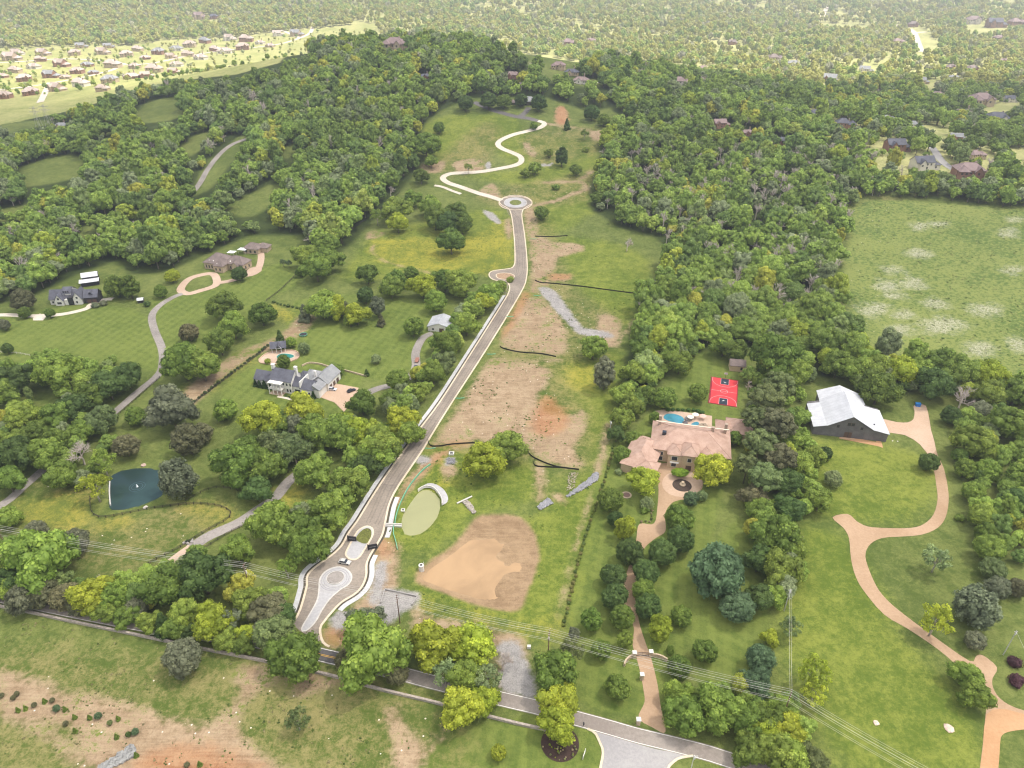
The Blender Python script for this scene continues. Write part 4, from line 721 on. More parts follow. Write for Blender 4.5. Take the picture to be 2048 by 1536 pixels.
def pa(n,t,v,f='value'): a=pm.attributes.new(n,t,'POINT'); a.data.foreach_set(f,v.ravel())
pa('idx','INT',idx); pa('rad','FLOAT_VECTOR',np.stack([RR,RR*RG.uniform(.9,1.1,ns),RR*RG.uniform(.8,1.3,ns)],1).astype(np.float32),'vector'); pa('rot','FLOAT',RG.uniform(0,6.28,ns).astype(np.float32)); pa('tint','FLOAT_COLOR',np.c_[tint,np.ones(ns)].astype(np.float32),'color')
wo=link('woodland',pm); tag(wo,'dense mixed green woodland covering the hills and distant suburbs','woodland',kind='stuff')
def scatter_mod(ob,pcol):
    gn=bpy.data.node_groups.new('scatter','GeometryNodeTree'); gn.interface.new_socket('Geometry',in_out='INPUT',socket_type='NodeSocketGeometry'); gn.interface.new_socket('Geometry',in_out='OUTPUT',socket_type='NodeSocketGeometry')
    I=gn.nodes.new('NodeGroupInput'); O=gn.nodes.new('NodeGroupOutput'); mp=gn.nodes.new('GeometryNodeMeshToPoints'); ip=gn.nodes.new('GeometryNodeInstanceOnPoints'); ci=gn.nodes.new('GeometryNodeCollectionInfo')
    ci.inputs['Collection'].default_value=pcol; ci.inputs['Separate Children'].default_value=True; ci.inputs['Reset Children'].default_value=True
    def na(n,t):
        x=gn.nodes.new('GeometryNodeInputNamedAttribute'); x.data_type=t; x.inputs[0].default_value=n; return x.outputs[0]
    ip.inputs['Pick Instance'].default_value=True; L_=gn.links.new
    L_(I.outputs[0],mp.inputs[0]); L_(mp.outputs[0],ip.inputs['Points']); L_(ci.outputs[0],ip.inputs['Instance']); L_(na('idx','INT'),ip.inputs['Instance Index']); L_(na('rad','FLOAT_VECTOR'),ip.inputs['Scale'])
    cx=gn.nodes.new('ShaderNodeCombineXYZ'); L_(na('rot','FLOAT'),cx.inputs[2]); L_(cx.outputs[0],ip.inputs['Rotation']); L_(ip.outputs[0],O.inputs[0])
    ob.modifiers.new('scatter','NODES').node_group=gn
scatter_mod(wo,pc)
# ---- weeds and tall grass clumps (nobody could count them)
bc=bpy.data.collections.new('tuft_source')
for s_ in range(3):
    me,_=crown_mesh('tuft',800+s_,'bush',0,[FOLI]); bc.objects.link(bpy.data.objects.new('tuft_%d'%s_,me))
NOGO=[ROAD,td,md,G(*smooth(B1,3,True).T),gpoly(POND_GREEN),gpoly(BASIN),gpoly(POND_BLUE),ss]
def tufts(name,lab,polys,n,r0,r1,cols,flat,seed,bias=0.0):
    g=np.random.default_rng(seed); X=[];Y=[]
    areas=[]; WP=[gpoly(p,3) for p in polys]
    for P in WP: areas.append((P[:,0].max()-P[:,0].min())*(P[:,1].max()-P[:,1].min()))
    for P,a in zip(WP,areas):
        k=int(n*a/sum(areas)); x=g.uniform(P[:,0].min(),P[:,0].max(),k); y=g.uniform(P[:,1].min(),P[:,1].max(),k); m=sdf(x,y,P)>.5; X.append(x[m]); Y.append(y[m])
    X=np.concatenate(X);Y=np.concatenate(Y); nz=np.sin(X*.11+seed)*np.cos(Y*.09)+.7*np.sin(X*.37-Y*.29+seed)+.5*np.sin(X*.9+Y*.7)
    k=nz>bias
    for P in NOGO: k&=sdf(X,Y,P)<-1.2
    k&=linsdf(X,Y,DR,9)<0; k&=linsdf(X,Y,mid,10)<0
    X,Y=X[k],Y[k]; n=len(X); r=g.uniform(r0,r1,n)*g.uniform(.6,1.2,n)
    me=bpy.data.meshes.new(name); me.vertices.add(n); me.vertices.foreach_set('co',np.stack([X,Y,terr(X,Y)+r*.1],1).astype(np.float32).ravel())
    def pa(nm,t,v,f='value'): a=me.attributes.new(nm,t,'POINT'); a.data.foreach_set(f,v.ravel())
    c=np.array(cols)[g.integers(0,len(cols),n)]*g.uniform(.8,1.25,(n,1))
    pa('idx','INT',g.integers(0,3,n).astype(np.int32)); pa('rad','FLOAT_VECTOR',np.stack([r*g.uniform(.8,1.5,n),r,r*flat],1).astype(np.float32),'vector'); pa('rot','FLOAT',g.uniform(0,6.28,n).astype(np.float32)); pa('tint','FLOAT_COLOR',np.c_[c,np.ones(n)].astype(np.float32),'color')
    o=link(name,me); tag(o,lab,'weeds',kind='stuff'); scatter_mod(o,bc)
tufts('weeds','scattered weed clumps over the building lots and bare ground',DIRT[:6]+DRYG[:4]+LUSH[:4],15000,.2,.6,[(.10,.17,.025),(.17,.23,.04),(.07,.12,.02),(.22,.24,.06)],.6,1,.35)
tufts('meadow_tufts','coarse grass tufts covering the large right-hand meadow',MEAD,6000,.45,1.0,[(.11,.17,.035),(.16,.20,.05),(.085,.14,.03),(.20,.22,.07)],.32,2,.1)
tufts('rough_grass','rough grass clumps on the near slope below the stone wall',[[(0,1235),(300,1290),(500,1330),(700,1375),(860,1420),(890,1460),(830,1560),(0,1560)]],5000,.15,.45,[(.10,.15,.03),(.20,.21,.07),(.28,.25,.12)],.6,3,.5)
tufts('white_wildflowers','drifts of white wildflowers in the large meadow',[[(cx+rx*math.cos(t),cy+ry*math.sin(t)) for t in np.linspace(0,2*math.pi,10)[:-1]] for cx,cy,rx,ry in WHITE],2600,.2,.42,[(.42,.42,.32),(.34,.36,.22)],.45,4,-.2)
print('TREES',len(TT),'woodland',ns)
# ---------------------------------------------------------------- buildings
M_GLASS=mat('window_glass',(.03,.035,.045),rough=.12,spec=.6); M_WHITE=mat('white_painted_wall',(.70,.68,.65),noise=.06,scale=.6); M_TRIM=mat('white_trim',(.68,.66,.63))
M_BLACK=mat('black_board_wall',(.035,.034,.04),noise=.3,scale=1); M_STONE=mat('cream_stone_wall',(.44,.35,.25),noise=.25,scale=2.2); M_TANW=mat('tan_stucco_wall',(.50,.38,.25),noise=.12,scale=1)
M_BRICK=mat('brick_wall',(.30,.17,.12),noise=.2,scale=3); M_DOOR=mat('dark_timber_door',(.10,.06,.045)); M_CHIM=mat('chimney_stone',(.36,.28,.22),noise=.25,scale=3)
def roofmat(name,a,b,stripe=0,ax=0,period=.45):
    N=NB(name); tc=N.n('ShaderNodeTexCoord').outputs['Object']; n=N.math('ADD',N.math('MULTIPLY',N.noise(tc,.35,4,.6),.55),N.math('MULTIPLY',N.noise(tc,3.5,4,.7),.45)); f=N.step(n,.34,.66)
    if stripe:
        sx=N.n('ShaderNodeSeparateXYZ'); N.l(tc,sx.inputs[0]); w_=N.math('SINE',N.math('MULTIPLY',sx.outputs[ax],2*math.pi/period)); f=N.math('ADD',f,N.math('MULTIPLY',N.math('GREATER_THAN',w_,.85),-stripe))
    N.l(N.mix(f,a,b),N.b.inputs['Base Color']); N.b.inputs['Roughness'].default_value=.8; return N.m
R_TERRA=roofmat('terracotta_shingle_roof',(.33,.205,.155),(.47,.325,.26)); R_SLATE=roofmat('dark_slate_roof',(.062,.064,.085),(.125,.128,.16)); R_GREY=roofmat('grey_shingle_roof',(.20,.205,.215),(.30,.305,.315)); R_BROWN=roofmat('brown_shingle_roof',(.13,.10,.095),(.235,.185,.17))
R_WHITE=roofmat('white_metal_roof',(.43,.44,.475),(.56,.57,.605),.30,1,2.2); R_WHITEX=roofmat('white_metal_roof_ribbed',(.52,.53,.56),(.64,.65,.68),.25,0,1.0); R_METAL=roofmat('pale_grey_metal_roof',(.29,.30,.33),(.44,.45,.48),.3,0,.9); R_TANB=roofmat('tan_shingle_roof',(.34,.27,.23),(.46,.38,.33))
def gable(W,Rf,x0,x1,y0,y1,h,rise,ax='x',ov=.45,z0=-1.0,th=.22):
    """walls into W, roof slabs into Rf; ridge along AX"""
    if ax=='x':
        c=(y0+y1)/2; W.ys([(y0,z0),(y1,z0),(y1,h),(c,h+rise),(y0,h)],x0,x1); s=rise/((y1-y0)/2); a=ov
        Rf.ys([(y0-a,h-a*s+.04),(c,h+rise+.04),(y1+a,h-a*s+.04),(y1+a,h-a*s+.04+th),(c,h+rise+.04+th),(y0-a,h-a*s+.04+th)],x0-a,x1+a)
    else:
        c=(x0+x1)/2; W.xs([(x0,z0),(x1,z0),(x1,h),(c,h+rise),(x0,h)],y0,y1); s=rise/((x1-x0)/2); a=ov
        Rf.xs([(x0-a,h-a*s+.04),(c,h+rise+.04),(x1+a,h-a*s+.04),(x1+a,h-a*s+.04+th),(c,h+rise+.04+th),(x0-a,h-a*s+.04+th)],y0-a,y1+a)
def hip(W,Rf,x0,x1,y0,y1,h,rise,ov=.6,z0=-1.0,run=None):
    W.box(x0,y0,z0,x1,y1,h); X0,X1,Y0,Y1=x0-ov,x1+ov,y0-ov,y1+ov; w_,d=X1-X0,Y1-Y0; r=run or min(w_,d)/2
    if w_>=d: a,b=(X0+r,(Y0+Y1)/2),(X1-r,(Y0+Y1)/2)
    else: a,b=((X0+X1)/2,Y0+r),((X0+X1)/2,Y1-r)
    z=h+.03; v=[(X0,Y0,z),(X1,Y0,z),(X1,Y1,z),(X0,Y1,z),(X0,Y0,z+.2),(X1,Y0,z+.2),(X1,Y1,z+.2),(X0,Y1,z+.2),(a[0],a[1],z+rise),(b[0],b[1],z+rise)]
    f=[(0,3,2,1),(0,1,5,4),(1,2,6,5),(2,3,7,6),(3,0,4,7)]
    f+= [(4,5,9,8),(5,6,9),(6,7,8,9),(7,4,8)] if w_>=d else [(4,5,8),(5,6,9,8),(6,7,9),(7,4,8,9)]
    Rf.add(v,f)
    for i_,j_ in ((4,8),(7,8),(5,9),(6,9),(8,9)) if w_>=d else ((4,8),(5,8),(6,9),(7,9),(8,9)):
        if math.dist(v[i_],v[j_])>.3: Rf.tube([v[i_],v[j_]],.13,4)
def windows(par,spec,mt=None,trim=None,depth=.12,name='window'):
    """spec rows: (face, a, z, width, height, plane) ; face 'f' looks to -y, 'b' +y, 'l' -x, 'r' +x"""
    for fc,a,z,w_,h_,pl in spec:
        m=MB(); t=MB()
        if fc=='f': m.box(a,pl-.05,z,a+w_,pl+.1,z+h_); t.box(a-.14,pl-.03,z-.14,a+w_+.14,pl+.1,z+h_+.14)
        if fc=='b': m.box(a,pl-.1,z,a+w_,pl+.05,z+h_); t.box(a-.14,pl-.1,z-.14,a+w_+.14,pl+.03,z+h_+.14)
        if fc=='l': m.box(pl-.05,a,z,pl+.1,a+w_,z+h_); t.box(pl-.03,a-.14,z-.14,pl+.1,a+w_+.14,z+h_+.14)
        if fc=='r': m.box(pl-.1,a,z,pl+.05,a+w_,z+h_); t.box(pl-.1,a-.14,z-.14,pl+.03,a+w_+.14,z+h_+.14)
        o=m.build(name,mt or M_GLASS,par)
        if trim: t.build('frame',trim,o)
def frame(pl,ang,z=None):
    P=g1(*pl); return (P[0],P[1],zt(P[0],P[1])),R(ang)
def chim(par,x,y,z0,z1,mt,s=.9):
    MB().box(x-s/2,y-s/2,z0,x+s/2,y+s/2,z1).box(x-s/2-.12,y-s/2-.12,z1,x+s/2+.12,y+s/2+.12,z1+.25).build('chimney',mt,par)
# --- barn
P,a=frame((1624,868),-11); b=empty('barn',P,a); tag(b,'large grey board barn with white metal roof beside the pink drive','barn')
M_BARN=roofmat('weathered_grey_boards',(.085,.08,.09),(.165,.155,.16),.4,2,.35)
prof=[(0,4.6),(5.6,6.0),(15.8,12.2),(26,6.0),(33,4.6)]; W=MB()
W.xs([(0,-1),(33,-1),(33,4.6),(26,6.0),(15.8,12.2),(5.6,6.0),(0,4.6)],0,21.5); W.xs([(6.3,-1),(26.5,-1),(26.5,5.6),(16,9.6),(6.3,5.6)],21.5,31); W.build('wall',M_BARN,b)
for i,(q0,q1,y0,y1) in enumerate([((-.5,4.5),(5.6,6.05),-.6,19.5),((5.3,5.95),(15.8,12.3),-.8,22),((15.8,12.3),(26.3,5.95),-.8,22),((26,6.05),(33.5,4.5),-.6,20),((5.7,5.45),(16,9.75),22,31.6),((16,9.75),(27.1,5.45),22,31.6)]):
    MB().xs([q0,q1,(q1[0],q1[1]+.22),(q0[0],q0[1]+.22)],y0,y1).build('roof',R_WHITE,b)
windows(b,[('f',14.4,6.9,1.3,1.5,0),('f',16.1,6.9,1.3,1.5,0),('f',20.5,5.3,1.0,1.3,0),('f',10,5.3,1.0,1.3,0)],trim=M_DOOR)
d=MB().box(14.0,-.12,-.2,17.4,.1,3.3).build('door',M_DOOR,b); MB().box(15.6,-.2,-.2,15.8,0,3.3).build('door_seam',M_BLACK,d)
MB().box(13,-1.6,-.05,19,-.05,.2).build('step',PINK,b); MB().xs([(27,5.95),(27.6,5.85),(27.6,6.7),(27,6.8)],4,4.5).build('vent',R_GREY,b)
# --- terracotta mansion
P,a=frame((1331,929),-13); b=empty('mansion',P,a); tag(b,'sprawling stone mansion under pinkish terracotta roofs behind a round forecourt','mansion')
W=MB(); 
Rf=MB(); hip(W,Rf,-7,27,2,23,6.6,5.6,.7); Rf.build('roof',R_TERRA,b)
Rf=MB(); hip(W,Rf,.6,6.8,-1.6,6,7.2,2.6,.6); Rf.build('roof',R_TERRA,b)
Rf=MB(); hip(W,Rf,6.8,13.2,-2.6,6,8.4,3.2,.6); Rf.build('roof',R_TERRA,b)
Rf=MB(); hip(W,Rf,13.3,20.5,.6,9,6.2,3.0,.6); Rf.build('roof',R_TERRA,b)
Rf=MB(); hip(W,Rf,22,29,23,34,4.4,2.8,.6); Rf.build('roof',R_TERRA,b)
Rf=MB(); hip(W,Rf,27,38,25,37,4.4,3.4,.6); Rf.build('roof',R_TERRA,b)
W.cyl(-1,24,-1,4.2,4.0,14); MB().cyl(-1,24,4.2,6.2,4.5,16,.5).build('roof',R_TERRA,b)
W.build('wall',M_TANW,b)
# garage wing turned toward the court
w2=MB(); Rf=MB(); c_,s_=math.cos(R(-12)),math.sin(R(-12)); hip(w2,Rf,-7,6.5,-12,11,4.6,4.2,.6); hip(w2,Rf,-1,8.5,-13.5,-5,4.3,3.0,.5)
tr=lambda v:(v[0]*c_-v[1]*s_-10.0,v[0]*s_+v[1]*c_+1.0,v[2]); w2.v=[tr(v) for v in w2.v]; Rf.v=[tr(v) for v in Rf.v]; w2.build('garage_wall',M_TANW,b); Rf.build('garage_roof',R_TERRA,b)
m_ridge=MB(); m_ridge.box(-6.2,15.5,11.95,26.2,16.1,12.3); m_ridge.build('ridge_cap',mat('pale_ridge_tiles',(.70,.56,.45)),b)
windows(b,[('f',2.2,4.2,2.4,2.0,-1.6),('f',2.4,.8,2.0,2.0,-1.6),('f',9,5,1.6,1.8,-2.6),('f',14.8,3.6,1.4,1.6,.6),('f',17.6,3.6,1.4,1.6,.6),('f',14.8,.8,1.4,1.8,.6),('f',17.6,.8,1.4,1.8,.6),('f',21.6,3.6,1.3,1.6,2),('f',24,3.6,1.3,1.6,2),('f',22.5,.8,1.6,1.8,2),('f',-3.5,3.6,1.8,1.7,2),('f',-3.5,.7,1.8,2,2),('f',31,1.2,2,1.6,25),('l',6,2.8,2,1.8,-7),('l',12,2.8,2,1.8,-7)],trim=M_TRIM)
windows(b,[('f',8.6,0,2.4,3.0,-2.6)],mt=M_DOOR,name='door'); MB().box(1.6,-2.6,3.3,5.4,-1.65,3.5).build('balcony',M_TRIM,b)
for x,y in((-4.5,19),(19,15),(25,19)): chim(b,x,y,8,13,M_CHIM,1.2)
for v in((-3,10),): MB().box(v[0],v[1]-1,9.6,v[0]+1.8,v[1]+.8,11).build('skylight',M_GLASS,b)
m=MB(); 
# patio, pools, furniture behind the mansion
PA=[(1311,822),(1330,819),(1380,826),(1424,832),(1424,868),(1395,862),(1360,857),(1330,850),(1318,838)]
st(patch(G(*np.array(PA).T),.12,thick=.1).build('pool_patio',TAN))
M_POOL=mat('pool_water',(.055,.23,.31),rough=.1,spec=.6,noise=.25,scale=.3)
for nm,pg in(('swimming_pool_water',[(1327,836),(1332,829),(1346,828),(1362,833),(1368,840),(1362,848),(1348,845),(1336,842)]),('spa_pool_water',[(1377,858),(1382,849),(1392,844),(1398,847),(1396,858),(1386,861)])):
    st(patch(gpoly(pg,4),.2).build(nm,M_POOL))
def parasol(px,py,col,lab,r=1.7,h=2.6,grp='garden parasols'):
    p=g1(px,py); e=empty('parasol',(p[0],p[1],zt(p[0],p[1])+.1)); tag(e,lab,'parasol',grp); MB().cyl(0,0,0,h,.04,6).build('pole',M_TRIM,e); MB().cyl(0,0,h-.5,h,r,8,.05).build('canopy',col,e)
CREAMF=mat('cream_canvas',(.74,.68,.55))
parasol(1390,836,CREAMF,'cream parasol on the mansion patio, left of two'); parasol(1405,839,mat('pink_canvas',(.70,.42,.36)),'pinkish parasol on the mansion patio')
parasol(1465-85,841,CREAMF,'cream parasol beside the rocks of the mansion pool')
def rock(px,py,r,lab,col=(.36,.33,.29),grp=None,rz=None,seed=1,off=.1):
    p=g1(px,py); m=MB().blob((0,0,0),r,rz or r*.7,6,9,.18,seed); o=m.build('boulder',mat('rock_%d'%seed,col,noise=.3,scale=1.5),loc=(p[0],p[1],zt(p[0],p[1])+off)); tag(o,lab,'boulder',grp); return o
rock(1406,854,2.4,'brown boulder at the right end of the mansion pool',(.30,.24,.18),seed=3,rz=1.5); rock(1377,839,2.0,'grey boulder between the two mansion pools',(.22,.2,.19),seed=4); rock(1370,846,1.3,'small dark boulder by the mansion pool',(.12,.11,.12),seed=5)
for i,(x,y) in enumerate([(1342,924),(1364,922),(1378,925)]):
    p=g1(x,y+4); e=empty('column_cypress',(p[0],p[1],0)); tag(e,['narrow green column shrub left of the mansion balcony','narrow green column shrub left of the mansion entrance arch','narrow green column shrub right of the mansion entrance arch'][i],'shrub','column shrubs at the mansion front')
    c=link('crown',PROTO['cone'][i%2][0],e); c.location=(0,0,2.6); c.scale=(1.3,1.3,2.2); c.color=(.09,.20,.03,1)
p=g1(1360,957); e=empty('clipped_hedge',(p[0],p[1],0)); tag(e,'round clipped bright hedge in the centre of the circle court','hedge'); c=link('crown',PROTO['round'][0][0],e); c.location=(0,1,2.6); c.scale=(4.6,3.2,1.6); c.color=(.22,.34,.03,1); t=link('trunk',PROTO['round'][0][1],e); t.location=(0,1,2.6); t.scale=(2.6,)*3
disc(1364,971,4.1,.14,mat('dark_mulch',(.06,.04,.03),noise=.5,scale=2),'mulch_bed')
p=g1(1365,970); e=empty('garden_fountain',(p[0],p[1],.1)); tag(e,'small tiered stone fountain in front of the clipped hedge','fountain'); MB().cyl(0,0,0,.5,1.3,14).build('basin',M_STONE,e); MB().cyl(0,0,.5,1.7,.15,8).build('stem',M_STONE,e); MB().cyl(0,0,1.5,1.65,.6,12,.7).build('bowl',M_STONE,e)
# --- ball court
def court():
    q=[g1(1420,753),g1(1476,763),g1(1474,815),g1(1416,806)]; A=np.array(q[3][:2]); U=np.array(q[2][:2])-A; V=np.array(q[0][:2])-A; wu,wv=np.linalg.norm(U),np.linalg.norm(V); ang=math.atan2(U[1],U[0])
    e=empty('basketball_court',(A[0],A[1],.0),ang); tag(e,'bright red basketball court with dark keys behind the mansion','sports court')
    MB().box(0,0,-.2,wu,wv,.12).build('border',mat('dark_red_border',(.22,.02,.03)),e); MB().box(.9,.6,.13,wu-.5,wv-.6,.15).build('playing_surface',mat('red_court_surface',(.60,.045,.055),noise=.12,scale=.3),e)
    K=mat('dark_key_paint',(.025,.035,.055)); Wm=mat('court_line_paint',(.75,.50,.50)); x0,x1,y0,y1=.9,wu-.5,.6,wv-.6; cx=(x0+x1)/2
    for s,yy in((1,y0),(-1,y1)):
        a,b_=sorted((yy,yy+s*5.8)); MB().box(cx-2.0,a,.155,cx+2.0,b_,.165).build('key',K,e)
        m=MB(); m.box(cx-2.15,a,.156,cx-2.0,b_,.17); m.box(cx+2.0,a,.156,cx+2.15,b_,.17); yb=yy+s*5.8; m.box(cx-2.15,min(yb,yb+s*.15),.156,cx+2.15,max(yb,yb+s*.15),.17); m.build('key_line',Wm,e)
        t=np.linspace(0,math.pi,22); rr=6.6; P_=np.array([(cx+rr*math.cos(k),yy+s*(1.6+rr*math.sin(k))) for k in t]); P_=np.r_[[(cx+rr,yy)],P_,[(cx-rr,yy)]]; m=MB(); A_=offs(P_,.08);B_=offs(P_,-.08); n=len(P_)
        m.add([(u[0],u[1],.158) for u in A_]+[(u[0],u[1],.158) for u in B_],[(i,i+1,n+i+1,n+i) for i in range(n-1)]); m.build('three_point_line',Wm,e)
        # plain winged mark in each key
        yc=yy+s*3.4; m=MB().prism([(cx-.9,yc-.5*s),(cx,yc-.1*s),(cx+1.0,yc+.5*s),(cx+.2,yc+.35*s),(cx+.35,yc+1.0*s),(cx-.15,yc+.4*s)],.167,.175); m.build('key_emblem',mat('emblem_paint',(.6,.62,.6)),e)
    m=MB(); m.box(x0,(y0+y1)/2-.07,.156,x1,(y0+y1)/2+.07,.17); t=np.linspace(0,2*math.pi,24); P_=np.array([(cx+1.8*math.cos(k),(y0+y1)/2+1.8*math.sin(k)) for k in t]); A_=offs(P_,.08);B_=offs(P_,-.08)
    m.add([(u[0],u[1],.16) for u in A_]+[(u[0],u[1],.16) for u in B_],[(i,i+1,24+i+1,24+i) for i in range(23)]); m.build('centre_line',Wm,e)
    h=empty('basketball_hoop',tuple(Vector((A[0],A[1],0))+Vector((cx*math.cos(ang)-(wv+.2)*math.sin(ang),cx*math.sin(ang)+(wv+.2)*math.cos(ang),0))),ang); tag(h,'basketball hoop on a post at the far end of the red court','basketball hoop')
    MB().tube([(0,.6,0),(0,.6,2.6),(0,-.4,3.2)],.09,6).build('post',M_BLACK,h); MB().box(-.9,-.45,2.8,.9,-.38,3.9).build('backboard',mat('clear_backboard',(.5,.5,.55),rough=.2),h); t=np.linspace(0,2*math.pi,13); MB().tube([(.23*math.cos(k),-.75+.23*math.sin(k),3.0) for k in t],.02,4).build('rim',mat('orange_rim',(.8,.15,.02)),h)
court()
# --- tan cottage
P,a=frame((1459,742),-9); b=empty('cottage',P,a); tag(b,'small tan cottage with brown roof at the wood edge behind the court','cottage'); W=MB(); Rf=MB(); gable(W,Rf,0,7.8,0,6.2,3.7,2.1,'x',.5); W.build('wall',M_TANW,b); Rf.build('roof',R_BROWN,b); windows(b,[('f',5.6,1.2,.9,1.5,0)],trim=M_DOOR)
MB().box(8.3,1,-.2,11.5,4,.25).build('deck',M_TANW,b)
# --- white slate-roofed house
P,a=frame((545,781),-17); b=empty('farmhouse',P,a); tag(b,'large white house with dark slate roofs and porch columns','house')
W=MB(); 
def rf(fn,*k,mt=R_SLATE,**kw): q=MB(); fn(W,q,*k,**kw); q.build('roof',mt,b)
rf(gable,-11,.3,1.5,9,4.6,3.4,'x'); rf(gable,0,12,0,9.5,7.2,4.2,'x'); rf(gable,12,17.3,1,8.5,4.8,3.2,'x'); rf(gable,17.3,24.3,0,8.0,4.6,3.2,'x')
rf(gable,19.5,28.5,8,21,4.6,3.6,'y',mt=R_GREY); rf(hip,12.5,21,8.5,18,4.4,3.2,mt=R_GREY); rf(hip,10.5,14.5,9.5,14,5,2.5); W.box(24.3,.5,-1,27.6,8,4.6); W.build('wall',M_WHITE,b)
MB().box(17.1,-.2,5,17.6,8.4,8.4).build('parapet',M_TRIM,b); MB().xs([(24.2,4.7),(28.3,4.7),(28.3,4.9),(24.2,7.4)],.3,8).build('roof',R_GREY,b)
W=MB().box(.2,-3.2,6.6,8,0,6.95).build('porch_roof',M_TRIM,b); MB().box(.2,-3.2,3.2,8,-.1,3.45).build('balcony',M_TRIM,b); MB().box(.2,-3.3,-.3,8,0,.15).build('porch_floor',TAN,b); MB().box(.2,-3.25,4.2,8,-3.15,4.35).build('balcony_rail',M_TRIM,b)
for x in(.5,2.9,5.3,7.7): MB().cyl(x,-3,0,6.6,.22,8).build('column',M_TRIM,b)
windows(b,[('f',.8+i*2.05,4.6,.9,1.5,0) for i in range(6)]+[('f',.8,1,.9,1.7,0),('f',2.8,1,.9,1.7,0),('f',8.9,1,1.0,1.7,0),('f',10.6,1,.9,1.7,0),('f',13.2,1.2,3,1.5,1),('f',18.6,1.1,1.8,1.6,0),('f',21.6,1.1,1,1.6,0),('f',-9.6,1.2,.9,1.8,1.5),('f',-6.8,1.2,.9,1.8,1.5),('f',-3.6,1.2,.9,1.8,1.5)])
windows(b,[('r',9.5,0,2.4,2.6,28.5),('r',13,0,2.4,2.6,28.5),('r',16.5,0,2.4,2.6,28.5)],mt=M_DOOR,name='garage_door')
chim(b,-.2,4.7,7,13.2,M_TRIM,1.5); chim(b,12.2,6,7,13,M_TRIM,1.4); chim(b,20,11,5,9,M_TRIM,1.0)
IV=[]
for i,(lx,ly,s) in enumerate([(-10.6,.9,1.5),(-8,.8,1.5),(-5,.8,1.7),(-2,.7,1.6),(24.5,-.4,1.5)]):
    q=Vector((lx*math.cos(a)-ly*math.sin(a)+P[0],lx*math.sin(a)+ly*math.cos(a)+P[1],P[2])); e=empty('climbing_ivy',q); tag(e,['ivy on the far left corner of the white house','ivy between the first and second windows of the left wing','ivy on the middle of the left wing wall','ivy on the left wing beside the porch','ivy at the garage corner of the white house'][i],'ivy','ivy on the white house'); c=link('foliage',PROTO['cone'][i%2][0],e); c.location=(0,0,s*1.3); c.scale=(s*1.1,s*.8,s*1.25); c.color=(.05,.10,.03,1)
# pavilion, deck and pool
P,a=frame((545,706),12); b=empty('pool_pavilion',P,a); tag(b,'open white pool pavilion with dark roof and front gable','pavilion'); W=MB(); Rf=MB()
gable(MB(),Rf,-.5,7.6,0,5.4,3.1,2.4,'x',.5); gable(MB(),Rf,2.4,5.2,-1.2,2.5,3.0,2.2,'y',.3); Rf.build('roof',R_SLATE,b); W.box(0,4.8,-.5,7.2,5.2,3.1).build('wall',M_BRICK,b)
for x in(0,2.5,5.1,7.2): MB().box(x-.15,-.9 if 2<x<6 else 0,-.3,x+.15,-.6 if 2<x<6 else .3,3.1).build('post',M_TRIM,b)
m=MB(); m.tube([(2.2,-1.3,3.0),(3.8,-1.3,5.2),(5.4,-1.3,3.0)],.14,4); m.tube([(2.5,-1.3,3.1),(5.1,-1.3,3.1)],.12,4); m.tube([(3.8,-1.3,3.1),(3.8,-1.3,5.1)],.1,4); m.build('gable_frame',M_TRIM,b)
st(patch(gpoly([(518,719),(530,709),(548,703),(572,701),(590,702),(598,708),(597,716),(585,722),(560,729),(535,728),(520,726)],4),.1,thick=.15).build('pool_deck',TAN)); st(ribbon(resample(gpoly([(518,719),(530,709),(548,703),(572,701),(590,702),(598,708),(597,716),(585,722),(560,729),(535,728),(520,726),(518,719)],3,False),1),-.2,.2,.5,thick=.45).build('deck_wall',PINK2))
st(patch(gpoly([(553,714),(562,708),(575,708),(585,710),(588,713),(583,716),(572,717),(560,719)],4),.16).build('house_pool_water',mat('teal_pool_water',(.03,.20,.18),rough=.1,spec=.6)))
st(ribbon(resample(gpoly([(553,714),(562,708),(575,708),(585,710),(588,713),(583,716),(572,717),(560,719),(553,714)],4,False),.8),-.15,.45,.15,thick=.05).build('pool_coping',HEADER))
# trampoline
p=g1(607,671); e=empty('trampoline',(p[0],p[1],0)); tag(e,'round trampoline with a green rim on the striped lawn','trampoline'); t=np.linspace(0,2*math.pi,25); MB().cyl(0,0,.78,.8,2.0,20).build('jumping_mat',M_BLACK,e); MB().tube([(2.25*math.cos(k),2.25*math.sin(k),.82) for k in t],.18,6).build('rim',mat('green_rim_pad',(.10,.32,.22)),e)
for k in range(6): MB().tube([(2.2*math.cos(k*1.047),2.2*math.sin(k*1.047),0),(2.2*math.cos(k*1.047),2.2*math.sin(k*1.047),.8)],.04,5).build('leg',M_TRIM,e)
# garden wall behind the white house
def wallthing(pts,h,th,mt,name,lab,cat,off=0,grp=None):
    o=ribbon(line(pts,1.5,4),-th/2,th/2,h+off,thick=h+.3).build(name,mt); return tag(o,lab,cat,grp)
wallthing([(604,733),(618,727),(640,729),(660,735),(690,742),(720,750),(733,754)],.9,.5,M_STONE,'garden_wall','low tan garden wall curving behind the white house','wall')
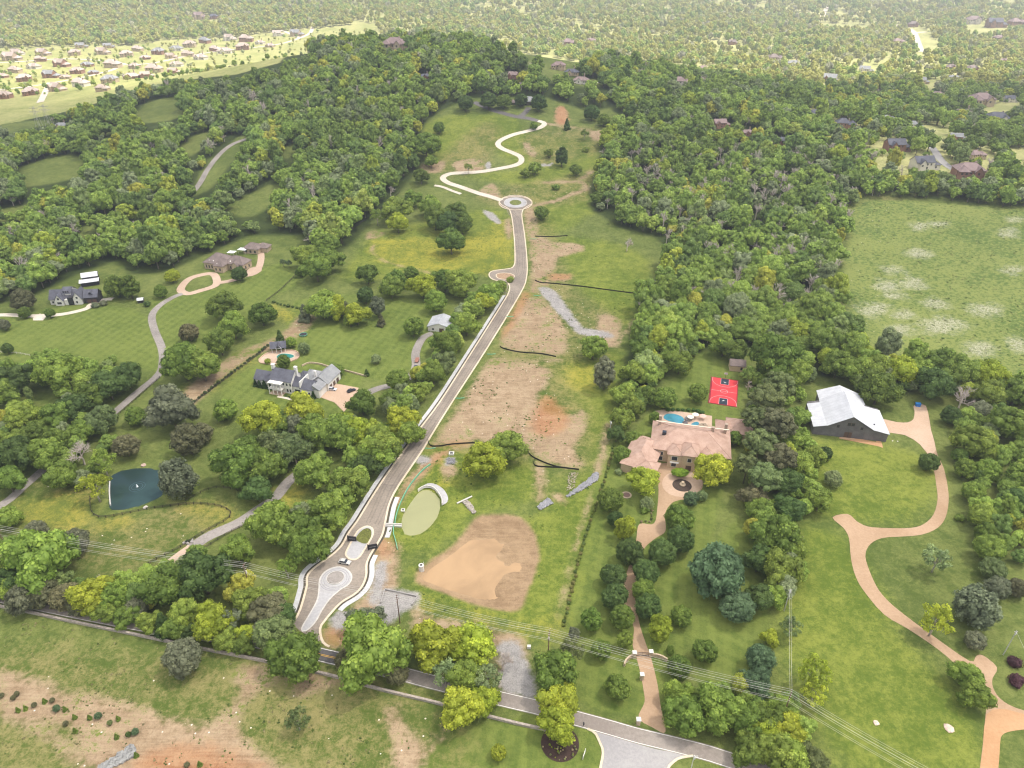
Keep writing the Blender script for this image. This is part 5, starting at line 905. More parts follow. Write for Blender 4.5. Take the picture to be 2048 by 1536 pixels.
# --- brown-roofed manor
P,a=frame((410,537),-16); b=empty('manor_house',P,a); tag(b,'cream stone manor with brown hipped roofs by the oval drive','house'); W=MB()
rf(hip,0,17,0,14,4.6,5.6,mt=R_BROWN); rf(hip,10.5,17.5,-3.2,6,4.6,4.0,mt=R_BROWN); rf(hip,15,30,3,13,4.6,4.6,mt=R_BROWN); rf(gable,22,27,1,6,4.4,2.6,'y',mt=R_BROWN); W.build('wall',M_STONE,b)
windows(b,[('f',1.3+i*2.3,1,1.0,2.2,0) for i in range(4)]+[('f',11.4,1.2,1.2,1.8,-3.2),('f',14.6,1.2,1.2,1.8,-3.2),('f',19,1,1.2,1.8,3),('r',5,1,1.4,2,30),('r',9,1,1.4,2,30)])
for i,(x,y) in enumerate([(4,1.2),(7.5,1.0),(13,-2.5),(19.5,3.6)]): MB().xs([(x-.7,5),(x+.7,5),(x+.7,5.9),(x,6.6),(x-.7,5.9)],y,y+2.6).build('dormer',M_TRIM,b)
P,a=frame((480,506),-10); b=empty('guest_house',P,a); tag(b,'small tan guest house with brown roof behind the manor','house'); W=MB(); rf(hip,3,15,0,9,3.6,3.6,mt=R_BROWN); rf(hip,12,20,4,11,3.4,3.0,mt=R_BROWN); W.build('wall',M_STONE,b); windows(b,[('f',4.5,.8,1.5,1.8,0),('f',8,.8,1.5,1.8,0),('f',11.5,.8,1.5,1.8,0)])
def canopy(px,py,w_,d,lab,h=3.2):
    p=g1(px,py); e=empty('canopy_tent',(p[0],p[1],zt(p[0],p[1])),R(-12)); tag(e,lab,'canopy','white canopies behind the manor')
    Rf=MB(); hip(MB(),Rf,0,w_,0,d,h,1.1,.2); Rf.build('canopy_top',mat('white_canvas',(.82,.84,.88)),e)
    for x in(.1,w_-.1):
        for y in(.1,d-.1): MB().cyl(x,y,0,h,.06,5).build('leg',M_TRIM,e)
canopy(456,514,5,4,'white canopy just behind the manor roof, left of two'); canopy(477,508,6,4,'white canopy before the guest house, right of two')
# --- white house with dark garage
P,a=frame((101,611),6); b=empty('modern_farmhouse',P,a); tag(b,'white house with steep charcoal roofs and a black glazed bay','house'); W=MB()
rf(gable,0,9,1,10,3.8,4.6,'x'); rf(gable,4,9,-1,5,3.6,3.6,'y'); rf(gable,8,13,3,11,6.8,2.6,'x'); rf(gable,15.2,20.2,-.5,9,4.4,4.0,'y'); rf(gable,9,16,2,10,4.2,4.0,'x'); W.box(9.6,-.4,-1,12,3,3.6); W.build('wall',M_WHITE,b)
MB().box(12,-1,-1,15.2,4,5.2).build('glazed_bay',M_BLACK,b)
windows(b,[('f',12.3+i*1.0,.4,.7,1.9,-1.02) for i in range(3)]+[('f',12.3+i*1.0,2.8,.7,1.9,-1.02) for i in range(3)]+[('f',1.2,1,1.2,1.3,1),('f',5.8,3.9,1.2,1.4,-1),('f',5.2,1,2.6,1.4,-1),('f',17.1,4.2,1.2,1.2,-.5),('f',16.6,1,1.0,1.5,-.5),('f',8.6,7.1,.8,1.2,3),('f',10,7.1,.8,1.2,3),('f',11.4,7.1,.8,1.2,3)])
P,a=frame((173,607),9); b=empty('dark_garage',P,a); tag(b,'black garage with dark roof beside the white charcoal-roofed house','garage'); W=MB(); rf(gable,-.5,7.5,0,8.5,4.2,3.6,'x'); W.build('wall',M_BLACK,b); windows(b,[('f',1,0,2.4,2.6,0),('f',4.2,0,2.4,2.6,0)],mt=M_DOOR,name='garage_door'); q=MB(); gable(MB(),q,2.4,4.8,1,4,6,1.2,'y',.2); q.build('dormer',R_SLATE,b)
P,a=frame((167,574),22); b=empty('black_barn',P,a); tag(b,'black barn with white metal roof and lean-to behind the dark garage','barn'); W=MB(); q=MB(); gable(W,q,0,9.5,3.5,9,5.4,2.0,'x',.4); q.build('roof',R_WHITEX,b); W.box(-1,0,-1,9.8,3.5,2.8); W.build('wall',M_BLACK,b); MB().ys([(-.8,2.9),(3.6,3.9),(3.6,4.1),(-.8,3.1)],-2,10.2).build('lean_to_roof',R_WHITEX,b)
P,a=frame((276,607),15); b=empty('shed',P,a); tag(b,'tiny black shed with white roof on the wide lawn','shed'); W=MB(); q=MB(); gable(W,q,0,3.4,0,3.2,2.0,1.0,'x',.3); W.build('wall',M_BLACK,b); q.build('roof',R_WHITEX,b)
P,a=frame((607,641),18); b=empty('shed',P,a); tag(b,'little white shed beside the dark conifer near the worn track','shed'); W=MB(); q=MB(); gable(W,q,0,4,0,3.4,1.9,1.1,'x',.3); W.build('wall',M_WHITE,b); q.build('roof',R_TANB,b)
# --- outbuilding
P,a=frame((856,662),-9); b=empty('outbuilding',P,a); tag(b,'white outbuilding with ribbed pale metal roof near the new road','outbuilding'); W=MB(); q=MB(); gable(W,q,0,13.5,0,13,3.2,2.3,'y',.5); hip(W,q,12,18,3,13,3.0,1.6); W.build('wall',M_WHITE,b); q.build('roof',R_METAL,b); windows(b,[('f',7,0,2.8,2.4,0)],mt=M_DOOR,name='garage_door'); windows(b,[('f',2.6,1,1.2,1.1,0)])
# --- small structures in the construction zone
CW=mat('precast_concrete',(.58,.56,.53),noise=.08,scale=1)
def catch(px,py,lab,s=1.6,h=1.1,rz=0):
    p=g1(px,py); e=empty('drain_box',(p[0],p[1],-.2),R(rz)); tag(e,lab,'drain box','concrete drain boxes'); MB().box(-s,-s*.9,0,s,-s*.55,h).box(-s,s*.55,0,s,s*.9,h).box(-s,-s*.55,0,-s*.6,s*.55,h).box(s*.6,-s*.55,0,s,s*.55,h).build('frame',CW,e); MB().box(-s*.6,-s*.55,.1,s*.6,s*.55,h-.3).build('opening',M_BLACK,e)
catch(903,908,'white concrete drain box above the green pond gravel',1.2,.9); catch(806,1021,'small white drain box on the left bank of the green pond',.8,.7)
p=g1(843,1138); e=empty('riser_tower',(p[0],p[1],-1.3)); tag(e,'white concrete outlet tower at the edge of the silty pool','outlet tower'); MB().cyl(0,0,0,3.4,1.05,8).build('tower',CW,e); MB().cyl(0,0,3.4,3.5,.45,8).build('hatch',M_BLACK,e); MB().box(.8,.6,2,1.0,.8,4.2).build('ladder',CW,e)
p=g1(787,1052); o=MB().box(-3.3,-.7,0,3.3,-.35,.9).box(-3.3,.35,0,3.3,.7,.9).box(-3.3,-.35,0,3.3,.35,.15).build('culvert_headwall',CW,loc=(p[0],p[1],0),rz=R(-3)); tag(o,'short white concrete channel crossing the right sidewalk','culvert')
# pond weir
wr=resample(gpoly([(836,982),(845,976),(856,974),(868,978),(878,989),(884,1000),(884,1010)],5,False),.7); o=ribbon(wr,-.15,.15,1.0,thick=2.2).build('weir_wall',CW); tag(o,'curved white concrete weir along the top of the green pond','weir wall')
g_o=gpoly([(842,975),(856,967),(872,969),(888,980),(896,995),(894,1005),(884,1010),(883,1000),(877,989),(867,979),(855,975.5),(845,977)],3); st(patch(g_o,.12,cell=4).build('gravel_apron',PAVER))
# riprap heaps
def riprap(pts,n,lab,r=(.3,.7),col=(.27,.27,.29),seed=0,h=.25):
    P_=G(*np.array(pts,float).T); g=random.Random(seed); m=MB(); c=0; k=0; xs=[p[0] for p in P_]; ys=[p[1] for p in P_]; 
    while c<n and k<n*30:
        k+=1; x=g.uniform(min(xs),max(xs)); y=g.uniform(min(ys),max(ys))
        if sdf(np.array([x]),np.array([y]),P_)[0]<.2: continue
        m.blob((x,y,h+g.uniform(-.1,.2)),g.uniform(*r),g.uniform(*r)*.7,3,5,.25,k); c+=1
    o=m.build('riprap',mat('riprap_stone_%d'%seed,col,noise=.25,scale=.8)); return tag(o,lab,'rock pile',kind='stuff')
riprap([(1132,993),(1150,978),(1175,960),(1190,945),(1198,947),(1196,960),(1175,975),(1150,988),(1136,995)],420,'long grey riprap channel beside the hedge row',seed=1)
riprap([(1074,1014),(1084,1006),(1095,996),(1108,1008),(1100,1010),(1080,1022)],170,'short grey riprap patch above the tan silt basin',seed=2)
riprap([(924,1004),(934,1001),(943,1008),(952,1026),(945,1029),(932,1012)],150,'pale riprap chute running down into the silt basin',seed=3,col=(.36,.32,.28))
riprap([(195,1536),(220,1522),(245,1505),(262,1490),(270,1500),(268,1515),(240,1528),(210,1540)],260,'grey rock outcrop on the bare slope at bottom left',seed=4,col=(.27,.27,.265),r=(.4,1.1))
riprap([(892,914),(912,916),(911,929),(893,929)],120,'gravel splash pad under the drain box',seed=5,r=(.15,.35))
riprap([(1137,945),(1158,945),(1150,975),(1132,985)],120,'scattered pale rubble beside the square of new turf',seed=6,col=(.36,.31,.25),r=(.15,.35))
o=MB(); A_=g1(914,1008);B_=g1(944,994); o.tube([(A_[0],A_[1],.4),(B_[0],B_[1],.4)],.35,6); tag(o.build('concrete_sill',CW),'thin concrete sill above the pale riprap chute','concrete sill')
# foundation pad
p=[g1(*q) for q in((762,1207),(770,1180),(835,1194),(824,1211))]; m=MB()
for i in (0,1,2): u,v=p[i],p[(i+1)%4]; d_=(Vector(v)-Vector(u)).normalized(); nn=Vector((-d_.y,d_.x,0))*.15; m.prism([tuple((Vector(u)+nn)[:2]),tuple((Vector(v)+nn)[:2]),tuple((Vector(v)-nn)[:2]),tuple((Vector(u)-nn)[:2])],-.2,.75)
tag(m.build('foundation_wall',mat('block_wall',(.34,.32,.31))),'low grey block foundation wall around the gravel pad','foundation')
# entrance gates standing open
def leaf(px,py,L,ang,lab):
    p=g1(px,py); e=empty('gate_leaf',(p[0],p[1],.05),R(ang)); tag(e,lab,'gate','dark entrance gate leaves'); MB().box(0,-.06,.15,L,.06,2.6).build('gate_panel',M_BLACK,e); MB().box(-.25,-.25,0,.05,.25,2.8).build('post',M_BLACK,e); MB().box(.4,-.1,1.2,L-.4,-.06,1.4).build('rail',R_GREY,e)
leaf(697,1082,3.3,-6,'dark gate leaf left of the planted island'); leaf(737,1100,3.5,14,'dark gate leaf right of the planted island')
# mansion gate
P_=[g1(1268,1312),g1(1300,1312)]; gx=math.atan2(P_[1][1]-P_[0][1],P_[1][0]-P_[0][0]); L=float(np.hypot(*(P_[1]-P_[0])[:2])); e=empty('iron_gate',(P_[0][0],P_[0][1],.05),gx); tag(e,'dark two-leaf iron gate across the pink drive','gate')
for i in(0,1):
    m=MB(); x0=.35+i*(L/2-.35); x1=x0+L/2-.4
    for k in range(9): x=x0+(x1-x0)*k/8; m.box(x-.04,-.03,.1,x+.04,.03,1.7+.35*math.sin(math.pi*(k/8*.5+ (0 if i==0 else .5))))
    m.box(x0,-.04,.2,x1,.04,.32).box(x0,-.04,1.5,x1,.04,1.62); m.build('gate_leaf',M_BLACK,e)
for i,(x,y,l) in enumerate([(1268,1314,'stone gate pillar left of the iron gate'),(1301,1312,'stone gate pillar right of the iron gate'),(1283,1358,'stone pillar on the left verge halfway down the pink drive'),(1276,1448,'stone pillar where the pink drive meets the street')]):
    p=g1(x,y); e=empty('stone_pillar',(p[0],p[1],0)); tag(e,l,'pillar','stone pillars of the pink drive'); MB().box(-.55,-.55,-.2,.55,.55,2.3).build('shaft',M_STONE,e); MB().box(-.7,-.7,2.3,.7,.7,2.55).build('cap',CW,e)
wallthing([(1266,1314),(1258,1318),(1251,1325),(1248,1333)],1.5,.5,M_STONE,'gate_wall','curved stone wall sweeping left of the iron gate','wall'); wallthing([(1304,1313),(1315,1314),(1326,1318),(1334,1323)],1.5,.5,M_STONE,'gate_wall','curved stone wall sweeping right of the iron gate','wall')
# street stone wall
sw=G(*smooth([(-260,1158),(0,1214),(51,1224),(132,1242),(200,1256),(292,1275),(400,1298),(502,1318),(560,1330),(660,1352),(760,1380),(860,1404),(960,1430),(1040,1450),(1092,1461)],4).T); o=ribbon(resample(sw,1.5),-.35,.35,1.0,thick=1.3).build('dry_stone_wall',mat('dry_stone',(.36,.31,.27),noise=.35,scale=1.4)); tag(o,'long low dry-stone wall following the public street','stone wall')
# blue bin, signs, mailboxes
p=g1(1835,812); e=empty('waste_bin',(p[0],p[1],.05),R(-10)); tag(e,'bright blue bin at the head of the barn drive','bin'); MB().prism([(-1.1,-.8),(1.1,-.8),(1.1,.8),(-1.1,.8)],0,1.5).build('body',mat('blue_plastic',(.02,.16,.50),rough=.5),e); MB().box(-1.2,-.9,1.5,1.2,.9,1.65).build('lid',mat('blue_lid',(.03,.22,.60),rough=.5),e)
p=g1(1168,1512); e=empty('estate_sign',(p[0],p[1],0),R(68)); tag(e,'white board sign on the lawn beside the side street','sign'); MB().box(-1.2,-.06,.5,1.2,.06,1.7).build('board',M_TRIM,e); MB().box(-1.25,-.08,0,-1.1,.08,1.9).box(1.1,-.08,0,1.25,.08,1.9).build('post',M_TRIM,e)
p=g1(1058,1296); o=MB().box(-.6,-.5,0,.6,.5,1.1).build('utility_cabinet',CW,loc=(p[0],p[1],0)); tag(o,'small pale utility cabinet on the green verge above the street','utility cabinet')
p=g1(1167,1452); o=MB().cyl(0,0,0,1.1,.08,6).box(-.2,-.35,1.1,.2,.35,1.5).build('mailbox',M_BLACK,loc=(p[0],p[1],0)); tag(o,'dark mailbox at the street corner by the bright tree','mailbox')
# flower bed
disc(1120,1487,5.6,.08,mat('bark_mulch',(.045,.025,.02),noise=.5,scale=2),'flower_bed_soil',n=32)
g=random.Random(4); c0=g1(1120,1487); n=0
for i in range(200):
    if n>=26: break
    a_=g.uniform(0,6.28); r_2=5.2*math.sqrt(g.random()); x,y=c0[0]+r_2*math.cos(a_),c0[1]-abs(r_2*math.sin(a_))
    q=link('bedding_plant',PROTO['bush'][n%3][0],None,(x,y,.35)); s=g.uniform(.28,.5); q.scale=(s,s,s); q.rotation_euler=(0,0,a_); q.color=g.choice([(.30,.38,.03,1),(.28,.30,.12,1),(.5,.42,.25,1)]); tag(q,'small tufted plant in the dark round flower bed','plant','plants in the round flower bed'); n+=1
rock(1138,1476,1.2,'pale boulder at the back edge of the round flower bed',(.45,.38,.36),seed=8,rz=.8)
rock(1752,1457-11,.9,'pinkish stone heap lying on the lower barn lawn',(.60,.45,.38),seed=9,rz=.25)
rock(1898,1457,1.5,'pale pink dirt mound on the lawn above the orange drive',(.58,.44,.36),seed=10,rz=.4)
for i,(x,y) in enumerate([(1785,882),(1795,883)]): rock(x,y,.35,['small white stone on the barn lawn, left of two','small white stone on the barn lawn, right of two'][i],(.8,.78,.72),'white stones on the barn lawn',seed=11+i,rz=.3)
rock(287,931,1.1,'pinkish boulder at the top bank of the fountain pond',(.45,.33,.28),seed=13,rz=.7); rock(291,1015,1.0,'pale flat rocks at the lower bank of the fountain pond',(.5,.46,.42),seed=14,rz=.5)
p=g1(274,972); e=empty('pond_fountain',(p[0],p[1],-.35)); tag(e,'white water jet playing in the middle of the blue pond','fountain'); MB().cyl(0,0,0,1.3,.5,10,.08).build('water_jet',mat('spray',(.8,.85,.9),rough=.4),e)
for k,r_3 in enumerate((2.2,3.2)): 
    t=np.linspace(0,2*math.pi,33); MB().tube([(r_3*math.cos(q),r_3*math.sin(q),.02) for q in t],.06,4).build('ripple',mat('foam_%d'%k,(.10,.17,.19)),e)
st(wallthing([(221,1012),(219,985),(220,958)],.5,.5,CW,'pond_edge_wall','x','x')) if False else wallthing([(221,1010),(219,985),(220,958)],.4,.4,CW,'pond_edge','straight white concrete edge on the left bank of the blue pond','edging')
disc(1253,990,2.2,.1,M_STONE,'fire_pit_ring'); disc(1253,990,1.5,.14,mat('ash',(.2,.12,.1)),'fire_pit_bed')
# ---------------------------------------------------------------- vehicles
def car(px,py,ang,col,lab,kind='car',L=4.7,Wd=1.9,H_=1.5):
    p=g1(px,py); e=empty('parked_'+kind,(p[0],p[1],zt(p[0],p[1])+.08),R(ang)); tag(e,lab,kind)
    pm_=mat('paint_'+kind+'_%d'%px,col,rough=.3,spec=.5); h=L/2; w_=Wd/2; z1=.32; zb=H_*.56
    body=[(-h,z1),(h-.1,z1),(h,z1+.3),(h-.15,zb-.08),(h*.35,zb),(-h*.9,zb+.02),(-h,zb-.15)]
    m=MB(); n=len(body); m.add([(x,-w_*.97,z) for x,z in body]+[(x,w_*.97,z) for x,z in body],[tuple(range(n)),tuple(range(n,2*n))[::-1]]+[(i,n+i,n+(i+1)%n,(i+1)%n) for i in range(n)]); m.build('body',pm_,e)
    cb=[(-h*.85,zb),(h*.38,zb),(h*.10,H_),(-h*.62,H_)]; top=.78
    v=[(x,-w_*(.94 if z<=zb else top),z) for x,z in cb]+[(x,w_*(.94 if z<=zb else top),z) for x,z in cb]; MB().add(v,[(0,1,2,3),(7,6,5,4),(1,5,6,2),(3,7,4,0)]).build('window_glass',M_GLASS,e)
    MB().box(-h*.62,-w_*top,H_-.02,h*.10,w_*top,H_+.05).build('roof',pm_,e)
    for x in(-h*.62,h*.62):
        for y in(-w_+.1,w_-.1): MB().tube([(x,y-.12,.34),(x,y+.12,.34)],.34,12).build('wheel',M_BLACK,e)
    for y in(-w_*.7,w_*.7): MB().box(h-.12,y-.18,zb-.32,h+.01,y+.18,zb-.16).build('headlight',mat('lamp_glass_%d'%px,(.8,.8,.75),rough=.2),e)
car(690,1126,-14,(.50,.49,.47),'silver-white estate car stopped above the paver roundabout'); car(665,780,-12,(.55,.57,.62),'silver car parked on the forecourt of the white house'); car(703,783,40,(.02,.02,.03),'black car at the right edge of the white house forecourt')
car(831,738,88,(.05,.06,.09),'dark pickup truck stopped on the outbuilding drive','truck',5.4,2,1.8)
p=g1(834,722); e=empty('flatbed_trailer',(p[0],p[1],.1),R(88)); tag(e,'rust-red flatbed trailer behind the dark pickup','trailer'); MB().box(-2.6,-1,.5,2.6,1,.75).build('bed',mat('rusty_deck',(.30,.14,.10),noise=.3,scale=2),e); 
for x in(-.6,.6):
    for y in(-1,1): MB().tube([(x,y-.1,.35),(x,y+.1,.35)],.35,10).build('wheel',M_BLACK,e)
# stone planters by the gravel drive
for i,(x,y) in enumerate([(376,1085),(392,1100)]):
    p=g1(x,y); e=empty('stone_entrance_bed',(p[0],p[1],0),R(25)); tag(e,['stone entrance bed on the pasture side of the gravel drive','stone entrance bed on the near side of the gravel drive'][i],'stone bed','stone beds at the drive entrance')
    m=MB(); gg=random.Random(i+40)
    for k in range(16): m.blob((gg.uniform(-1.8,1.8),gg.uniform(-.9,.9),.35),gg.uniform(.3,.6),gg.uniform(.3,.55),4,6,.2,k)
    m.build('stones',mat('bed_stone_%d'%i,(.40,.37,.36),noise=.5,scale=1.5),e); c=link('foliage',PROTO['bush'][i][0],e); c.location=(0,.2,.6); c.scale=(1.6,.9,.7); c.color=(.05,.08,.03,1)
# ---------------------------------------------------------------- distant houses
def house_proto(v):
    """returns list of (name, mesh, material slot 0) for a suburban house about 20 m wide"""
    W=MB(); Rf=MB(); ch=MB(); Wn=MB()
    if v==0: hip(W,Rf,-9,9,-5,6,5.6,4.2); hip(W,Rf,-8.5,-2,-8,2,5.2,3.2); gable(W,Rf,2,7,-7,2,5.2,3,'y')
    elif v==1: gable(W,Rf,-8,8,-5,5,6,4,'x'); gable(W,Rf,-6,-1,-7.5,0,5.6,3,'y'); hip(W,Rf,8,14,-4,5,3.2,2.6)
    elif v==2: hip(W,Rf,-10,5,-5,6,5.8,4.8); hip(W,Rf,3,11,-8,4,5.0,3.6)
    else: hip(W,Rf,-9,9,-4.5,5,3.4,3.6); gable(W,Rf,-4,2,-7,0,3.4,3,'y')
    ch.box(3,1,6,4.2,2.2,10.5)
    y={0:-8,1:-7.5,2:-8,3:-7}[v]
    return W.mesh('wall'),Rf.mesh('roof'),ch.mesh('chimney'),y
HP=[house_proto(v) for v in range(4)]
HWIN=[]
for v in range(4):
    ws=[]
    for x,y,z in {0:[(-7.4,-8,3.2),(-4.6,-8,3.2),(3.6,-7,3.2),(-.8,-5,3.4),(-6,-8,.8)],1:[(-5,-7.5,3.4),(1,-5,3.6),(4,-5,3.6),(1,-5,.9),(9.5,-4,.8)],2:[(-8,-5,3.6),(-4.5,-5,3.6),(-1,-5,3.6),(5,-8,3.0),(8,-8,3.0)],3:[(-7,-4.5,1),(4,-4.5,1),(-2,-7,1),(6.5,-4.5,1)]}[v]:
        ws.append(MB().box(x,y-.06,z,x+1.3,y+.1,z+1.5).mesh('window'))
    HWIN.append(ws)
WM=[M_BRICK,M_STONE,mat('pale_siding',(.62,.58,.52)),mat('red_brown_brick',(.26,.14,.11),noise=.2,scale=2)]; RM=[R_BROWN,R_GREY,R_TANB,R_SLATE,roofmat('plum_brown_roof',(.20,.14,.14),(.30,.22,.21)),roofmat('light_brown_roof',(.36,.29,.26),(.50,.42,.38))]
RN=['brown','grey','tan','dark','plum-brown','light-brown']; WN=['brick','stone','pale-sided','red-brick']
rh=random.Random(21); HL=[]
for q,(a_,b_,c_) in zip(HW,HOUSEPX):
    far=a_<640 and 60<b_<200; v=rh.randrange(4); ri=rh.choice([1,2,2,5]) if far else rh.choice([0,1,3,4,4]); wi=rh.choice([0,2,1]) if far else rh.randrange(4)
    if (a_,b_) in((1844,328),(1789,292),(1992,241)): ri=3
    if (a_,b_)==(1936,345): ri,v=4,0
    if (a_,b_)==(790,94): ri,wi,v=4,1,0
    s=c_/F*depth(q)/(24.0 if far else 18.0); s=min(max(s,.7),2.2); HL.append((a_,b_,q,v,ri,wi,s,far))
sub=sorted([h for h in HL if h[7]],key=lambda h:h[0]); oth=sorted([h for h in HL if not h[7]],key=lambda h:h[0]); NTH=lambda n:ORD[n].replace(' nearest','').replace('nearest','first')
for grp,lst,wh in(('houses of the sunlit subdivision',sub,'sunlit subdivision'),('houses among the distant trees',oth,'houses among distant trees')):
    for i,(a_,b_,q,v,ri,wi,s,far) in enumerate(lst):
        e=empty('house',(q[0],q[1],zt(q[0],q[1])),R(rh.uniform(-28,22))); e.scale=(s,s,s)
        tag(e,RN[ri]+'-roofed '+WN[wi]+' house, '+NTH(i)+' from the left '+('in the ' if far else 'of the ')+wh,'house',grp)
        for me,mt,nm in((HP[v][0],WM[wi],'wall'),(HP[v][1],RM[ri],'roof'),(HP[v][2],M_CHIM,'chimney')):
            o=link(nm,me,e)
            if not me.materials: me.materials.append(None)
            o.material_slots[0].link='OBJECT'; o.material_slots[0].material=mt
        for me in HWIN[v]:
            if not me.materials: me.materials.append(M_GLASS)
            link('window',me,e)
# the two houses at the hilltop drive
P,a=frame((1048,214),4); b=empty('hilltop_house',(P[0],P[1]+4,P[2]),a); tag(b,'grey-roofed house among trees at the top of the pale drive','house'); W=MB(); rf(hip,-2,13,0,10,4.5,4.5,mt=R_GREY); rf(hip,-16,-2,2,9,3.2,2.6,mt=R_BROWN); W.build('wall',mat('dark_wood_wall',(.12,.10,.09)),b); windows(b,[('f',1,1,2,2,0),('f',6,1,3,2,0)])
# ---------------------------------------------------------------- poles and wires
WOODP=mat('brown_pole_timber',(.17,.10,.07),noise=.2,scale=2); GREYP=mat('grey_pole_timber',(.42,.41,.40)); INS=mat('insulator',(.6,.6,.6)); WIRE=mat('pale_wire',(.50,.48,.44),rough=.6)
POLES=[(-300,1040,16,80),(22,1112,15,80),(503,1188,15,78),(800,1246,14,76),(1096,1318,14,72),(1562,1446,15,55),(1980,1690,15,55)]
PW=[]
LB=[None,'brown utility pole at the left edge of the pasture','brown utility pole among trees left of the paved entrance','dark utility pole standing beside the grey gravel pad','utility pole with transformer where the hedge row meets the wires','corner utility pole with crossarms above the bottom right grove',None]
for i,(x,y,h,az) in enumerate(POLES):
    p=g1(x,y); PW.append((p,h,R(az-90+ (90 if False else 0)))); 
    nxt=g1(*POLES[min(i+1,6)][:2]); prv=g1(*POLES[max(i-1,0)][:2]); dr=math.atan2(nxt[1]-prv[1],nxt[0]-prv[0]); e=empty('utility_pole',(p[0],p[1],0),dr+math.pi/2)
    tag(e,LB[i] or ('utility pole of the street line beyond the left edge' if i==0 else 'utility pole of the street line beyond the lower right corner'),'utility pole','utility poles along the street'); MB().cyl(0,0,-.5,h,.20,8,.13).build('shaft',WOODP,e)
    if i==3: MB().box(-.1,-.1,h-1.0,.1,.1,h-.8).build('bracket',INS,e)
    for zz in (h-.5,h-2.6): MB().box(-1.3,-.12,zz-.12,1.3,.02,zz).build('crossarm',WOODP,e)
    for zz in(h-.5,h-2.6):
        for xx in(-1.2,-.4,.5,1.2): MB().cyl(xx,-.05,zz,zz+.25,.08,6).build('insulator',INS,e)
    if i in(4,2): MB().cyl(.45,.1,h-5,h-3.8,.32,10).build('transformer',CW,e)
    PW[-1]=(Vector((p[0],p[1],0)),h,dr+math.pi/2)
def sagline(A,B,r,sag=1.2,n=14): return [A.lerp(B,t)+Vector((0,0,-4*sag*t*(1-t))) for t in np.linspace(0,1,n)]
WLB='thin pale overhead wire strung from pole to pole across the foreground'
for xx,dz in((-1.2,-.25),(-.4,-.25),(.5,-.25),(1.2,-.25),(-1.2,-2.35),(1.2,-2.35),(.0,-4.6)):
    m=MB()
    for i in range(6):
        (p,h,an),(q,h2,an2)=PW[i],PW[i+1]; A=p+Vector((xx*math.cos(an),xx*math.sin(an),h+dz)); B=q+Vector((xx*math.cos(an2),xx*math.sin(an2),h2+dz)); m.tube(sagline(A,B,.03),.030,4,False)
    tag(m.build('overhead_wire',WIRE),WLB,'wire','overhead wires of the street line')
def spole(x,y,h,lab,arm=1.0,lean=0,mt=GREYP,az=0):
    p=g1(x,y); e=empty('utility_pole',(p[0],p[1],0),R(az)); tag(e,lab,'utility pole','single service poles'); MB().cyl(0,0,-.3,h,.17,8,.12).build('shaft',mt,e); MB().box(-arm,-.08,h-.5,arm,.08,h-.36).build('crossarm',mt,e); MB().cyl(.3,.15,h-1.9,h-1.0,.25,8).build('transformer',INS,e); return Vector((p[0],p[1],h-.3))
s1=spole(1568,1222,11,'grey service pole beside the thicket right of the mansion lawn',.7); s2=spole(2006,1310,12,'leaning grey service pole at the right edge',.6); spole(1218,880,11,'slim grey pole at the top of the hedge row',.5); T=spole(1374,1572,15,'grey pole with white crossarm at the very bottom edge',1.1,mt=CW)
c5=PW[5]; 
for k,dx in enumerate((-.3,.3)): m=MB().tube(sagline(s1+Vector((dx,0,0)),c5[0]+Vector((dx,0,c5[1]-.4)),.03,.6),.035,4,False); tag(m.build('service_wire',WIRE),'thin service wire running up from the corner pole beside the grove','wire','service wires')
m=MB().tube(sagline(s2,Vector((*g1(2140,1560)[:2],9)),.03,.8),.035,4,False); tag(m.build('service_wire',WIRE),'thin service wire running down from the right-edge pole','wire')
for k,(x,y) in enumerate([(82,262),(101,258)]):
    p=g1(x,y); e=empty('transmission_tower',tuple(p)); tag(e,['faint lattice transmission tower in the far left fields, left of two','faint lattice transmission tower in the far left fields, right of two'][k],'pylon','far transmission towers'); m=MB()
    for sx in(-1,1):
        for sy in(-1,1): m.tube([(sx*3,sy*3,0),(sx*.6,sy*.6,26)],.14,3)
    for z in(6,12,18,23): r_4=3-2.4*z/26; m.tube([(-r_4,-r_4,z),(r_4,r_4,z+3)],.1,3).tube([(r_4,-r_4,z),(-r_4,r_4,z+3)],.1,3)
    m.build('lattice',GREYP,e); MB().box(-6,-.2,20,6,.2,20.5).box(-5,-.2,24,5,.2,24.5).build('crossarm',GREYP,e)
# ---------------------------------------------------------------- fences
def fence(pts,lab,col,h=1.35,step=3.0,rails=(.45,.85,1.25),name='rail_fence',grp=None):
    P_=line(pts,step,5); e=empty(name,(P_[0][0],P_[0][1],zt(*P_[0]))); tag(e,lab,'fence',grp); o=Vector(e.location); m=MB()
    for x,y in P_: z=zt(x,y); m.box(x-.09-o.x,y-.09-o.y,z-.2-o.z,x+.09-o.x,y+.09-o.y,z+h-o.z)
    m.build('posts',col,e)
    for rz_ in rails:
        m=MB()
        for i in range(len(P_)-1): a_,b_=P_[i],P_[i+1]; m.tube([(a_[0]-o.x,a_[1]-o.y,zt(*a_)+rz_-o.z),(b_[0]-o.x,b_[1]-o.y,zt(*b_)+rz_-o.z)],.07,4,False)
        m.build('rail',col,e)
DK=mat('dark_fence_timber',(.045,.038,.032),noise=.3,scale=2)
fence([(181,997),(182,1018),(190,1032),(210,1036),(254,1028),(305,1018),(381,1009),(431,1012),(455,1020),(463,1030),(452,1042),(416,1061),(355,1099),(305,1124),(274,1152)],'dark rail fence looping round the pasture below the blue pond',DK)
fence([(350,1136),(396,1106),(457,1068),(508,1043)],'dark rail fence along the near side of the lower gravel drive',DK)
fence([(372,1002),(430,976),(488,985)],'thin dark fence behind the blue pond willow',DK,rails=(.6,1.1))
